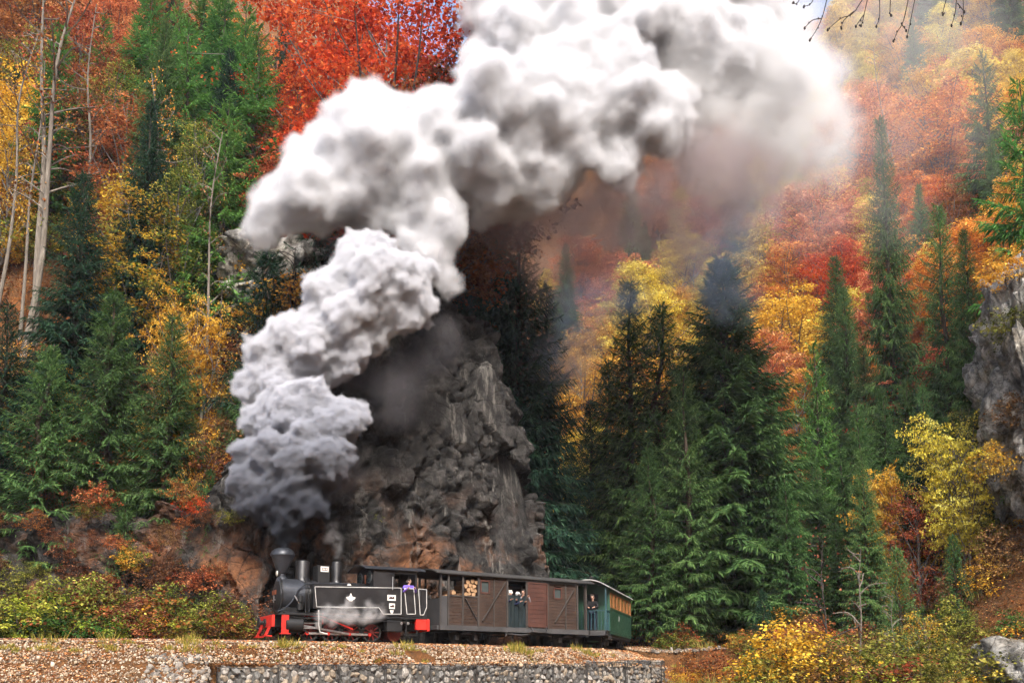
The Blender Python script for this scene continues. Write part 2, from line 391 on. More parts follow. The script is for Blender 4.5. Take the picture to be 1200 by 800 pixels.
def cliff_sheet(u0, u1, da, dh, name, mat, seed, lab):
    A = np.arange(u0, u1, da); t = np.linspace(0, 1, int(20 / dh)); AA, TT = np.meshgrid(A, t); wall = 0.86
    ZT = cliff_z(AA) + 0.6 * fbm(np.stack([AA * 0.5, AA * 0, AA * 0], -1), 3, seed)
    hz = np.where(TT < wall, TT / wall * ZT - 0.4, ZT - 0.4 + (TT - wall) / (1 - wall) * 0.9)
    lean = 1.2 + .5 * sstep(cliff_arc(-5, 45.6), cliff_arc(2.25, 52.2), AA)
    back = np.where(TT < wall, (TT / wall) * lean, lean + ((TT - wall) / (1 - wall)) * 3.4)
    x, y, dx, dy = line_frame(CLIFF, AA); x = x - dy * back; y = y + dx * back; p = np.stack([x, y, hz], -1)
    b, m_, f_ = facet(p, seed)
    amp = sstep(-0.02, 0.08, TT) * (1 - 0.75 * sstep(wall, 1.0, TT))
    d = np.clip((b * np.clip(ZT / 12, 0.4, 1) + m_ + f_) * amp, -1.7, 0.9)
    d = np.maximum(d, -.2 - .12 * np.maximum(hz - 2.5, 0)); d = np.minimum(d, .45 + .3 * back); d = np.where(AA > cliff_arc(-.2, 49.2), np.maximum(d, -.5), d)
    x = x + dy * d; y = y - dx * d; hz = hz + 0.25 * m_ * amp
    i = np.arange(AA.size).reshape(AA.shape)
    f = np.stack([i[:-1, :-1], i[:-1, 1:], i[1:, 1:], i[1:, :-1]], -1).reshape(-1, 4)
    o = link(name, mesh_np(name, np.stack([x, y, hz], -1).reshape(-1, 3), f, mat)); return setp(o, lab, 'cliff', kind='structure')
cliff_sheet(cliff_arc(-42, 42.3), cliff_arc(1.6, 62), 0.11, 0.10, 'cliff', M['rock'], 3, 'tall dark fractured rock cliff with rust stains behind the train')

def outcrop(px, py, Y, w, h, dpt, seed, name, mat, lab, res=0.11, rz=0.0):
    """a boulder-like crag bedded in the slope"""
    c = P(px, py, Y); n = int(max(w, h) / res); u = np.linspace(0, 2 * math.pi, 2 * n); v = np.linspace(-1.45, 1.5, n)
    U, V = np.meshgrid(u, v); sg = lambda q, e: np.sign(q) * np.abs(q) ** e
    p = np.stack([w/2 * sg(np.cos(V), .6) * sg(np.cos(U), .7), dpt/2 * sg(np.cos(V), .6) * sg(np.sin(U), .7), h/2 * sg(np.sin(V), .7)], -1)
    cr, sr = math.cos(rz), math.sin(rz); p = np.stack([p[..., 0]*cr - p[..., 1]*sr, p[..., 0]*sr + p[..., 1]*cr, p[..., 2]], -1)
    w_ = p + np.array(c); b, m_, f_ = facet(w_, seed)
    nrm = p / (np.linalg.norm(p, axis=-1, keepdims=True) + 1e-6)
    d = np.clip(b * 0.6 + m_ * 1.3 + f_ * 1.7, -1.4, 1.0) * np.cos(V) ** 0.3 * min(1, h / 6 + .35); d[:, -1] = d[:, 0]
    w_ = w_ + nrm * d[..., None]
    i = np.arange(U.size).reshape(U.shape); f = np.stack([i[:-1, :-1], i[:-1, 1:], i[1:, 1:], i[1:, :-1]], -1).reshape(-1, 4)
    return setp(link(name, mesh_np(name, w_.reshape(-1, 3), f, mat)), lab, 'rock', kind='structure')
outcrop(318, 325, 51.5, 6.5, 3.6, 5.0, 5, 'rock_outcrop', M['pale_rock'], 'pale lichen covered rock ledge jutting from the slope above the cliff')
outcrop(1230, 455, 48, 5.4, 14, 8, 8, 'rock_crag', M['pale_rock'], 'tall pale grey limestone crag on the right hand slope')
outcrop(1205, 800, 40.5, 3.2, 3.0, 4, 15, 'rock_boulder', M['pale_rock'], 'low pale grey rock hump below the limestone crag')

# ------------------------------------------------------------------ tree prototypes
def rnd_unit(rg, n):
    v = rg.normal(size=(n, 3)); return v / np.linalg.norm(v, axis=1, keepdims=True)
def kites(base, d, wid, roll_up):
    """base (n,3), d (n,3) length vectors, wid (n,), roll_up (n,3): a vector roughly normal to the leaf"""
    s = np.cross(d, roll_up); s /= (np.linalg.norm(s, axis=1, keepdims=True) + 1e-9); s *= wid[:, None] / 2
    v = np.stack([base, base + d * 0.45 + s, base + d, base + d * 0.45 - s], 1).reshape(-1, 3)
    return v, np.arange(len(base) * 4).reshape(-1, 4)
def tube_np(mb, pts, r0, r1, n=6):
    k = len(pts); mb.tube(pts, [r0 + (r1 - r0) * i / (k - 1) for i in range(k)], n, cap=True)

def make_spruce(name, seed, h=20.0, r=3.4, whorl=0.5, per=7, crown0=0.06, droop=0.55, sparse=0.0, twig=0.5, shape=0.8, nt=12):
    rg = np.random.default_rng(seed); mb = MB()
    tube_np(mb, [(rg.normal() * .03 * i, rg.normal() * .03 * i, h * i / 6) for i in range(7)], h * 0.0125 + 0.05, 0.02, 8)
    B, D, W, U, T = [], [], [], [], []
    z = h * crown0; k = 0
    while z < h * 0.985:
        t = (z - h * crown0) / (h * (1 - crown0)); Lmax = r * (1 - t) ** shape + 0.12
        if t < 0.12: Lmax *= 0.65 + 3 * t
        m = max(3, int(per * (0.6 + 0.5 * (1 - t))))
        for j in range(m):
            if rg.random() < sparse: continue
            az = 2 * math.pi * (j + rg.random() * 0.8) / m + k * 0.7; L = Lmax * (0.62 + 0.5 * rg.random()) * (1.18 if rg.random() < .1 else 1)
            ca, sa = math.cos(az), math.sin(az); rise = 0.25 + 0.5 * t; dr = droop * (1 - 0.7 * t) * (0.7 + .6 * rg.random())
            n = max(4, int(nt * 1.3 * L / 3.0 + 4)); uu = np.linspace(0.12, 1, n)
            f = lambda u: np.stack([ca * L * u, sa * L * u, z + L * (rise * u - dr * u ** 1.7 + 0.10 * u ** 4)], -1)
            pts = f(uu) + rg.normal(size=(n, 3)) * 0.03
            if L > 1.0: tube_np(mb, [tuple(q) for q in f(np.array([0, .5, 0.95]))], 0.022 + 0.006 * L, 0.006, 3)
            tan = f(np.minimum(uu + .05, 1.05)) - f(uu - .05); tan /= np.linalg.norm(tan, axis=1, keepdims=True)
            side = np.array([-sa, ca, 0.0])
            for sg in (-1, 1):
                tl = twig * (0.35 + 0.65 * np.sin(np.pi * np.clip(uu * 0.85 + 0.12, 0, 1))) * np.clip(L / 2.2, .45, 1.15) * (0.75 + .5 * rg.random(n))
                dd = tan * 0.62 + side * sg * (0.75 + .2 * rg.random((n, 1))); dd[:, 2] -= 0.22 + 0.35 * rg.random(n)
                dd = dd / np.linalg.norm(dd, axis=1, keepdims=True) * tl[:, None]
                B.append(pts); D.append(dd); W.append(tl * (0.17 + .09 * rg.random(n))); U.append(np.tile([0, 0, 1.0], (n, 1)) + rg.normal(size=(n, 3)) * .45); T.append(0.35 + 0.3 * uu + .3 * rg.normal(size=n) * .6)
                d3 = dd * .8 + rg.normal(size=(n, 3)) * .09; d3[:, 2] -= .05 * tl
                B.append(pts + dd * .25 + rg.normal(size=(n, 3)) * .04); D.append(d3); W.append(tl * (0.14 + .07 * rg.random(n))); U.append(np.tile([0, 0, 1.0], (n, 1)) + rg.normal(size=(n, 3)) * .6); T.append(0.4 + 0.3 * uu + .2 * rg.normal(size=n))
                # hanging secondary sprays
                b2 = pts + dd * (0.35 + .4 * rg.random((n, 1))); d2 = dd * 0.55 + tan * 0.12; d2[:, 2] -= 0.18 + 0.22 * rg.random(n)
                B.append(b2); D.append(d2); W.append(tl * (0.15 + .07 * rg.random(n))); U.append(rg.normal(size=(n, 3))); T.append(0.2 + 0.3 * uu + .25 * rg.normal(size=n))
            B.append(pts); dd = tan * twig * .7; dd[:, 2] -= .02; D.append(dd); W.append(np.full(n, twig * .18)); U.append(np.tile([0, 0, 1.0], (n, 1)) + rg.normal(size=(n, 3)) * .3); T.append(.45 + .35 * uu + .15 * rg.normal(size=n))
        z += whorl * (0.75 + 0.5 * rg.random()) * (1 - 0.45 * t); k += 1
    B.append(np.array([[0, 0, h * .97]] * 3)); D.append(np.array([[.03, 0, .5], [0, .1, .4], [-.08, 0, .35]])); W.append(np.full(3, .12)); U.append(np.eye(3)); T.append(np.full(3, .6))
    B, D, W, U, T = map(np.concatenate, (B, D, W, U, T))
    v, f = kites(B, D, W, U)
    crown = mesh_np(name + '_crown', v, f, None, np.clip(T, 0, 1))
    tm = bpy.data.meshes.new(name + '_trunk'); tm.from_pydata(mb.v, [], mb.f)
    return dict(h=h, r=r, trunk=tm, crown=crown)

def make_broadleaf(name, seed, h=12.0, r=4.0, n_cl=420, per=60, leaf=0.17, crown0=0.25, flat=0.30, cl_r=0.75, lean=0.0, shape='round', stems=1, trunk_r=0.16, mess=0.0, limb_r=1.0):
    """trunk, limbs grown towards leaf clusters spread through an uneven crown, layered sprays of leaves"""
    rg = np.random.default_rng(seed); mb = MB()
    top = np.array([lean * h, 0, h])
    stemsl = []
    for s in range(stems):
        ang = rg.random() * 6.28; off = np.array([math.cos(ang), math.sin(ang), 0]) * (0.1 * r if stems > 1 else 0)
        out = np.array([math.cos(ang), math.sin(ang), 0]) * r * (0.35 if stems > 1 else 0.06)
        pts = [off * 1.0, off + out * .3 + np.array([0, 0, h * .35]), off + out * .7 + top * .65, off + out + top * 0.95]
        pts = np.array([pts[0]] + [q + rg.normal(size=3) * .02 * h * np.array([1, 1, .2]) for q in pts[1:]])
        line = spline(pts, 5); stemsl.append(line)
        mb.tube([tuple(q) for q in line], [trunk_r * (1 - .85 * i / (len(line) - 1)) / (1 if stems == 1 else 1.4) for i in range(len(line))], 7)
    # limb tips: stratified over the crown's volume, pushed to the outside
    lobes = rnd_unit(rg, 9); lobe_k = 0.75 + 0.45 * rg.random(9)
    C, TIP = [], []
    n_l = max(8, n_cl // 9)
    for i in range(n_l):
        zt = (i + rg.random()) / n_l; zc = crown0 + (1 - crown0) * zt
        if shape == 'round': rad = math.sin(math.pi * (0.10 + 0.86 * zt)) ** 0.6
        elif shape == 'cone': rad = (1.02 - zt) ** 0.75 * (0.55 + 0.45 * min(1, zt * 5))
        elif shape == 'column': rad = 0.5 + 0.5 * math.sin(math.pi * zt)
        else: rad = 0.45 + 0.55 * zt if zt < .8 else 1.0 - (zt - .8) * 2.5      # spreading
        az = i * 2.399963 + rg.normal() * .5; dv = np.array([math.cos(az), math.sin(az), zt * 1.4 - .6]); dv /= np.linalg.norm(dv)
        lob = max(0.55, (lobe_k * np.clip(lobes @ dv, 0, 1) ** 2).max() + .35)
        R_ = r * rad * lob * (0.8 + .35 * rg.random())
        ln = stemsl[i % stems]; tip = np.array([math.cos(az) * R_, math.sin(az) * R_, zc * h]) + top * np.array([1, 0, 0]) * zc
        zb = max(crown0 * .6, zc - (0.10 + .22 * R_ / r)) ; base = np.array([np.interp(zb * h, ln[:, 2], ln[:, c]) for c in range(3)])
        midp = base * .5 + tip * .5 + np.array([0, 0, -.02 * h + .10 * R_]) + rg.normal(size=3) * .05 * R_
        lp = spline([base, midp, tip], 3); mb.tube([tuple(q) for q in lp], [(0.035 + .012 * R_) * limb_r * (1 - .8 * j / (len(lp) - 1)) for j in range(len(lp))], 4)
        m = 9
        us = 0.30 + 0.70 * np.sqrt((np.arange(m) + rg.random(m)) / m)
        for u in us:
            c = np.array([np.interp(u, np.linspace(0, 1, len(lp)), lp[:, q]) for q in range(3)])
            q = c + rg.normal(size=3) * np.array([1, 1, .45]) * (0.13 * R_ + .22) * (1 + mess)
            C.append(q)
            if rg.random() < .55: mb.tube([tuple(c), tuple(q)], [.016 * limb_r, .006], 3, cap=False)
    C = np.array(C); n = len(C)
    cnt = np.maximum(6, (per * (0.4 + 1.2 * rg.random(n))).astype(int)); idx = np.repeat(np.arange(n), cnt); N = len(idx)
    ct = rg.normal(size=n) * .23; cr = cl_r * (0.6 + .7 * rg.random(n)); tiltc = rg.normal(size=(n, 2)) * .22
    rr_ = np.sqrt(rg.random(N)) * cr[idx]; az = rg.random(N) * 2 * math.pi
    off = np.stack([np.cos(az) * rr_, np.sin(az) * rr_, rg.normal(size=N) * flat * cr[idx] * .5], -1)
    off[:, 2] += off[:, 0] * tiltc[idx, 0] + off[:, 1] * tiltc[idx, 1] - 0.12 * rr_ ** 2 / cr[idx]
    base = C[idx] + off
    L = leaf * (0.45 + .95 * rg.random(N) ** 1.5); az2 = az + rg.normal(size=N) * .9
    d = np.stack([np.cos(az2), np.sin(az2), -.35 + .5 * rg.normal(size=N)], -1); d /= np.linalg.norm(d, axis=1, keepdims=True); d *= L[:, None]
    up = np.tile([0, 0, 1.0], (N, 1)) + rg.normal(size=(N, 3)) * .55
    v, f = kites(base, d, L * (.62 + .2 * rg.random(N)), up)
    tint = np.clip(0.5 + ct[idx] + rg.normal(size=N) * .17, 0, 1)
    crown = mesh_np(name + '_crown', v, f, None, tint)
    tm = bpy.data.meshes.new(name + '_trunk'); tm.from_pydata(mb.v, [], mb.f)
    return dict(h=h, r=r, trunk=tm, crown=crown)

def make_bare(name, seed, h=18.0, tr=0.15, n_l=16, lean=0.02, crown0=.3, ll=2.2, leaves=400, leaf=.15):
    """a thin nearly leafless trunk with crooked side branches"""
    rg = np.random.default_rng(seed); mb = MB()
    line = spline([np.array([0, 0, 0])] + [np.array([lean * h * t + rg.normal() * .012 * h, rg.normal() * .012 * h, h * t]) for t in (.25, .5, .75, 1)], 6)
    mb.tube([tuple(q) for q in line], [tr * (1 - .8 * i / (len(line) - 1)) for i in range(len(line))], 8)
    tips = []
    for i in range(n_l):
        z = h * (crown0 + (1 - crown0) * (i + rg.random()) / n_l * .97); b = np.array([np.interp(z, line[:, 2], line[:, c]) for c in range(3)])
        az = rg.random() * 6.28; L = ll * (.45 + .8 * rg.random()) * (1.15 - .6 * z / h); d = np.array([math.cos(az), math.sin(az), .45 + .5 * rg.random()])
        m1 = b + d * L * .5 + rg.normal(size=3) * .1 * L; e = b + d * L * np.array([1, 1, .75]) + rg.normal(size=3) * .12 * L
        lp = spline([b, m1, e], 4); mb.tube([tuple(q) for q in lp], [.022 + .012 * L * (1 - j / len(lp)) for j in range(len(lp))], 4)
        for u in (.45, .7, .9):
            c = lp[int(u * (len(lp) - 1))]; q = c + (d * .5 + rg.normal(size=3) * .5) * L * .3; mb.tube([tuple(c), tuple(c * .5 + q * .5 + rg.normal(size=3) * .05 * L), tuple(q)], [.016, .012, .006], 3); tips.append(q); tips.append(c)
    tips = np.array(tips); idx = rg.integers(0, len(tips), max(leaves, 8)); N = len(idx)
    base = tips[idx] + rg.normal(size=(N, 3)) * .22; d = rnd_unit(rg, N) * leaf * (.6 + .7 * rg.random((N, 1)))
    v, f = kites(base, d, np.linalg.norm(d, axis=1) * .7, rg.normal(size=(N, 3)))
    crown = mesh_np(name + '_crown', v, f, None, rg.random(N))
    tm = bpy.data.meshes.new(name + '_trunk'); tm.from_pydata(mb.v, [], mb.f)
    return dict(h=h, r=ll, trunk=tm, crown=crown)

def bark_mat(name, c, pale):
    k = NT(name); n1 = k.noise(7, 6, .7, stretch=(1, 1, .25)); n2 = k.noise(1.3, 4, .6)
    a = k.ramp(n1, [(.3, tuple(x * .45 for x in c)), (.6, c), (.8, pale)])
    k.l(k.mix(k.ramp(n2, [(.45, (0, 0, 0)), (.65, (.6,) * 3)]), a, tuple(x * .6 for x in c)), k.b.inputs['Base Color'])
    k.b.inputs['Roughness'].default_value = .9; k.b.inputs['Specular IOR Level'].default_value = .2; k.bump(n1, .6, .03); return k.m
M['bark'] = bark_mat('bark', (.075, .055, .04), (.14, .12, .10))
M['pale_bark'] = bark_mat('pale_bark', (.19, .165, .135), (.34, .31, .27))
M['grey_bark'] = bark_mat('grey_bark', (.16, .145, .13), (.3, .28, .26))
M['dead_wood'] = bark_mat('dead_wood', (.055, .045, .04), (.12, .11, .10))
LM = {
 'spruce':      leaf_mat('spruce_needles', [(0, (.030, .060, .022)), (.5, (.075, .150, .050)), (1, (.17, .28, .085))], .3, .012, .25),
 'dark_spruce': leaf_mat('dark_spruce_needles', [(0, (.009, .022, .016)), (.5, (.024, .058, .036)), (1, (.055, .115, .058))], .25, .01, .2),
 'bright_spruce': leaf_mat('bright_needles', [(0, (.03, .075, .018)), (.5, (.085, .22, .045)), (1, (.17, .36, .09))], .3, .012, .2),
 'red':         leaf_mat('red_leaves', [(0, (.22, .030, .012)), (.35, (.50, .065, .018)), (.65, (.68, .12, .028)), (1, (.72, .22, .06))], .35, .006, .12),
 'orange':      leaf_mat('orange_leaves', [(0, (.26, .06, .015)), (.35, (.58, .17, .030)), (.65, (.72, .29, .050)), (1, (.78, .42, .11))], .35, .012, .18),
 'salmon':      leaf_mat('salmon_leaves', [(0, (.25, .06, .03)), (.4, (.58, .17, .07)), (.7, (.72, .30, .12)), (1, (.75, .42, .18))], .35, .012, .15),
 'gold':        leaf_mat('golden_leaves', [(0, (.27, .11, .014)), (.35, (.58, .29, .028)), (.65, (.74, .44, .055)), (1, (.80, .58, .13))], .35, .012, .18),
 'yellow':      leaf_mat('yellow_leaves', [(0, (.30, .20, .02)), (.35, (.60, .45, .05)), (.65, (.74, .60, .08)), (1, (.82, .73, .20))], .35, .012, .15),
 'rust':        leaf_mat('rust_leaves', [(0, (.10, .025, .012)), (.4, (.27, .075, .028)), (.7, (.42, .14, .05)), (1, (.5, .23, .09))], .3, .02, .25),
 'olive':       leaf_mat('olive_leaves', [(0, (.04, .05, .012)), (.4, (.12, .14, .025)), (.7, (.24, .25, .045)), (1, (.42, .38, .08))], .35, .025, .25),
 'lime':        leaf_mat('lime_leaves', [(0, (.10, .14, .015)), (.4, (.28, .34, .035)), (.7, (.46, .50, .06)), (1, (.62, .62, .12))], .35, .02, .2),
 'green':       leaf_mat('green_leaves', [(0, (.015, .045, .012)), (.4, (.045, .13, .026)), (.7, (.09, .21, .045)), (1, (.17, .29, .07))], .35, .02, .2),
 'brown':       leaf_mat('brown_leaves', [(0, (.05, .022, .012)), (.4, (.14, .06, .028)), (.7, (.25, .115, .05)), (1, (.36, .19, .09))], .3, .02, .25),
}
PR = {
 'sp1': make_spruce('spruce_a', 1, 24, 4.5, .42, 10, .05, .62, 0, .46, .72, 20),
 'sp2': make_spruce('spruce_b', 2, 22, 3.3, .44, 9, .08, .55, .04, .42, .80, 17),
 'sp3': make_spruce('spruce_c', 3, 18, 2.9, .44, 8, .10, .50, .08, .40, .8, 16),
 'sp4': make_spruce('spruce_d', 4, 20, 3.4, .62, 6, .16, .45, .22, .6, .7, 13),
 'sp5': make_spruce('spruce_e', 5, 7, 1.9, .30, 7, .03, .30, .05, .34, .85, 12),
 'br1': make_broadleaf('beech_a', 11, 13, 4.6, 520, 66, .19, .22, .30, .85),
 'br2': make_broadleaf('beech_b', 12, 12, 3.6, 460, 60, .18, .18, .30, .72, .03, 'round', 2),
 'br3': make_broadleaf('beech_c', 13, 14, 3.2, 430, 60, .18, .25, .26, .70, .0, 'cone'),
 'br4': make_broadleaf('beech_d', 14, 11, 4.4, 430, 58, .19, .30, .24, .85, .05, 'spread', 3),
 'br5': make_broadleaf('birch_e', 15, 13, 2.4, 330, 40, .16, .20, .45, .60, .02, 'column', 1, .10, .3),
 'br6': make_broadleaf('aspen_f', 16, 9, 2.2, 200, 26, .17, .15, .6, .6, .06, 'column', 2, .07, .6),
 'bu1': make_broadleaf('bush_a', 21, 1.6, 1.1, 80, 26, .115, .12, .6, .26, 0, 'spread', 4, .03, .3, .35),
 'bu2': make_broadleaf('bush_b', 22, 1.1, 1.0, 70, 30, .10, .10, .6, .24, 0, 'round', 4, .02, .3, .3),
 'bu3': make_broadleaf('bush_c', 23, 2.4, 1.3, 90, 24, .12, .15, .6, .30, .06, 'spread', 3, .03, .5, .4),
 'ba1': make_bare('bare_a', 31, 20, .19, 20, .035, .42, 2.6, 700),
 'ba2': make_bare('bare_b', 32, 18, .16, 18, .02, .35, 2.4, 500),
 'ba3': make_bare('bare_c', 33, 7, .055, 12, .06, .25, 1.3, 160, .13),
 'ba4': make_bare('bare_d', 34, 5, .10, 7, .0, .45, 1.1, 8, .05),
}
for k_, q_ in PR.items():
    print(k_, len(q_['crown'].polygons), len(q_['trunk'].polygons))
BARK = {'sp': 'bark', 'br': 'grey_bark', 'bu': 'bark', 'ba': 'pale_bark'}
NAMES = {'sp': ('spruce_tree', 'tree'), 'br': ('autumn_tree', 'tree'), 'bu': ('shrub', 'shrub'), 'ba': ('bare_tree', 'tree')}
TR = random.Random(77)
_rnds = {}
def plant(kind, leafm, loc, h, rz=None, label=None, group=None, wide=1.0, tilt=(0, 0), name=None, bark=None, sink=.12, cat=None):
    p = PR[kind]; s = h / p['h']; nm, ct = NAMES[kind[:2]]
    e = empty(name or nm, (loc[0], loc[1], loc[2] - sink)); e.rotation_euler = (tilt[0], tilt[1], TR.random() * 6.28 if rz is None else rz)
    e.scale = (s * wide, s * wide, s)
    setp(e, label, cat or ct, group)
    for part, me, mt in (('trunk', p['trunk'], M[bark or BARK[kind[:2]]]), ('crown', p['crown'], LM[leafm])):
        if not me.materials: me.materials.append(None)
        o = link(part, me, e); o.material_slots[0].link = 'OBJECT'; o.material_slots[0].material = mt
        if kind[:2] == 'ba' and part == 'crown': o.name = 'leaves'
    return e
def spot(px, pytop, Y):
    """a tree whose top shows at a pixel, at depth Y: base point and height"""
    p = P(px, pytop, Y); z = Hs(p.x, p.y); return (p.x, p.y, z), p.z - z

# ------------------------------------------------------------------ the trees one can tell apart
TAKEN = []
HK = dict(sp1=22, sp2=16, sp3=12.5, sp4=15, sp5=4.6, br1=12, br2=10.5, br3=12.5, br4=8.5, br5=10.5, br6=6.0, ba1=19, ba2=17, ba3=6.5, ba4=5)
def settle(px, pytop, Yh, h):
    """depth nearest the hint at which a tree of height h on the slope shows its top at this pixel"""
    Ys = np.arange(max(43.5, Yh - 14), Yh + 26, 0.25); d = ray(px, pytop); x = d.x / d.y * Ys; z = CAMZ + d.z / d.y * Ys
    g = look(_GH, x, Ys); e = np.abs(z - g - h) + 0.06 * np.abs(Ys - Yh); s = look(_GS, x, Ys); _ = look(_GA, x, Ys); e = e + np.where(np.abs(s) < 3.2, 50, 0) + np.where((s > 0) & (s < cliff_s(_) + 1.6), 6, 0)
    i = int(np.argmin(e)); return (x[i], Ys[i], g[i]), z[i] - g[i]
def T(kind, leafm, px, pytop, Y, label, wide=1.0, h=None, group=None, fixed=False, **kw):
    loc, hh = spot(px, pytop, Y) if fixed else settle(px, pytop, Y, h or HK[kind])
    hh = min(max(hh, .55 * HK[kind]), 1.5 * HK[kind]) if not fixed else hh
    TAKEN.append((loc[0], loc[1])); return plant(kind, leafm, loc, max(hh, 1.0), label=label, wide=wide, group=group, **kw)
# valley floor right of the train
T('sp1', 'spruce', 846, 300, 62, 'huge dense dark green spruce standing alone right of the train', 1.5, fixed=True)
T('sp2', 'spruce', 736, 322, 64, 'tall slim spruce with pointed top beside the huge spruce', 1.2, fixed=True)
T('sp3', 'spruce', 773, 352, 63, 'slim spruce squeezed against the huge spruce', 1.35, fixed=True)
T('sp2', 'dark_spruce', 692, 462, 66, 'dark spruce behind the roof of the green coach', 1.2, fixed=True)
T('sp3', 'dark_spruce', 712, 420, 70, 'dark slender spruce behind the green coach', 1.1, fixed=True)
T('sp3', 'spruce', 800, 430, 58.5, 'medium spruce in front of the huge spruce', 1.2, fixed=True)
T('sp2', 'spruce', 905, 470, 60, 'medium green spruce at the foot of the huge spruce', 1.2, fixed=True)
T('sp3', 'spruce', 760, 520, 58, 'shorter spruce in front of the slim pair', 1.3, fixed=True)
T('sp5', 'dark_spruce', 893, 690, 50, 'small dark young spruce at the end of the stone bank', .9, fixed=True)
T('sp4', 'bright_spruce', 952, 400, 68, 'loose light green spruce among the orange trees', .8, fixed=True)
T('sp2', 'spruce', 670, 520, 70, 'dim spruce between the cliff and the green coach', 1.2, fixed=True)
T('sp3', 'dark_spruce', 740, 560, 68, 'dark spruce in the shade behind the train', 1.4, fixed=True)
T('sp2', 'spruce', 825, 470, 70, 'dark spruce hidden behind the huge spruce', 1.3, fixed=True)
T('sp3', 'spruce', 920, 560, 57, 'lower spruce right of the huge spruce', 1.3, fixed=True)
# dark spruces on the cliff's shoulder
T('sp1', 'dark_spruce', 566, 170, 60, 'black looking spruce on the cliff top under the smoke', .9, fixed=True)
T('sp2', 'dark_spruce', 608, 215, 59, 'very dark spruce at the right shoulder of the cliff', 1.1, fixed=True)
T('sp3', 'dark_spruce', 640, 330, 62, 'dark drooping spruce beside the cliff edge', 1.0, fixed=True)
T('sp2', 'dark_spruce', 530, 200, 60, 'dark spruce on top of the cliff', 1.1, fixed=True)  # takes the darker needle colour
# right slope
T('sp2', 'spruce', 1030, 128, 68, 'tall narrow dark spruce between red and orange trees', .62, fixed=True)
T('sp3', 'spruce', 1098, 235, 62, 'dark spruce right of the orange tree column', .85, fixed=True)
T('sp2', 'spruce', 1128, 262, 59, 'dark spruce left of the limestone crag', .85, fixed=True)
T('sp4', 'bright_spruce', 1182, -30, 64, 'tall grey green spruce above the limestone crag', 1.0)
T('sp4', 'spruce', 1150, 60, 72, 'loose tall spruce behind the yellow tree', .9)
T('sp2', 'spruce', 1010, 400, 66, 'dark spruce low on the right slope', 1.1)
T('sp3', 'spruce', 1060, 440, 62, 'green spruce below the rust coloured trees', 1.2)
T('sp5', 'spruce', 1120, 425, 53.5, 'young green spruce beside the limestone crag', .8)
T('sp5', 'spruce', 1116, 625, 46.5, 'bushy young spruce below the bright yellow maple', .95)
T('sp3', 'spruce', 985, 520, 60, 'dim green spruce under the golden trees', 1.2)
T('br1', 'salmon', 955, 190, 86, 'wide salmon red beech below the drifting smoke', 1.1)
T('br1', 'red', 982, 285, 78, 'crimson red beech on the right slope', .95)
T('br2', 'gold', 922, 335, 74, 'golden orange tree right of the huge spruce', 1.1)
T('br2', 'yellow', 992, 345, 72, 'yellow orange tree below the crimson beech', 1.0)
T('br3', 'yellow', 888, 240, 88, 'yellow green beech above the huge spruce', 1.1)
T('br1', 'orange', 1095, 105, 84, 'large salmon orange beech high on the right slope', 1.1)
T('br3', 'yellow', 1135, 45, 86, 'bright yellow birch beside the grey green spruce', 1.25)
T('br2', 'orange', 1082, 205, 78, 'orange beech in a layered column on the right slope', 1.0)
T('br3', 'orange', 1085, 300, 73, 'orange beech at the foot of the layered column', 1.1)
T('br1', 'salmon', 1010, 70, 100, 'faded pink beech in the smoky haze', 1.0)
T('br2', 'rust', 1100, 395, 64, 'rust brown beech left of the limestone crag', 1.1)
T('br4', 'orange', 1140, 262, 62, 'orange spray of beech leaves above the crag', .7)
T('br2', 'gold', 940, 430, 64, 'golden orange beech beside the huge spruce', .9)
T('br5', 'orange', 945, 520, 58, 'thin orange leaved tree right of the huge spruce', 1.0)
T('br4', 'yellow', 1118, 488, 51, 'bright lemon yellow maple on the lower right slope', .62, fixed=True)
T('br2', 'gold', 1030, 545, 55, 'golden tree left of the lemon yellow maple', .55, fixed=True)
T('br6', 'gold', 1085, 715, 45, 'small golden bush tree beside the bushy young spruce', .8)
T('ba3', 'brown', 960, 628, 41, 'thin dark leafless trunk in front of the brush', 1.0, bark='dead_wood', fixed=True)
T('ba2', 'salmon', 1045, 25, 92, 'pale bare dead trunk leaning in the smoky slope', .6, tilt=(0, -.12))
T('ba3', 'brown', 1192, 505, 43.5, 'slim grey bare trunk in front of the limestone crag', .6)
T('ba3', 'brown', 1000, 640, 48, 'crooked bare sapling among brown brush on the right', 1.0)
T('ba3', 'brown', 1040, 690, 47, 'broken pale sapling among brown brush', .9)
T('sp3', 'spruce', 1005, 470, 57, 'dark spruce left of the golden tree', 1.1, fixed=True)
T('sp2', 'dark_spruce', 1075, 470, 56, 'shadowy spruce behind the lemon yellow maple', 1.0, fixed=True)
T('sp3', 'spruce', 1158, 500, 52, 'dark spruce between the maple and the crag', 1.0, fixed=True)
T('sp5', 'spruce', 1050, 640, 49, 'small spruce under the golden tree', 1.0, fixed=True)
T('br2', 'rust', 525, -25, 66, 'rust red beech at the edge of the white plume', 1.0)
T('br1', 'rust', 500, -60, 78, 'dull red beech high behind the plume', 1.1)
T('ba2', 'rust', 115, 10, 53, 'slender grey bare trunk right of the twin trunks', .8)
T('ba2', 'gold', 185, 80, 55, 'thin bare grey trunk among the left hand spruces', .8)
T('ba2', 'brown', 20, 40, 52, 'thin leaning bare trunk left of the twin trunks', .8, tilt=(0, .06))
T('ba2', 'brown', 250, 150, 52, 'slim dead trunk among bright green spruces', .7)
T('sp2', 'spruce', 505, -20, 84, 'green spruce high behind the fiery red beech', 1.3)
T('sp4', 'bright_spruce', 475, -40, 90, 'tall light green spruce high above the red beech', 1.3)
T('sp2', 'spruce', 545, -10, 88, 'dark spruce on the skyline beside the plume', 1.3)
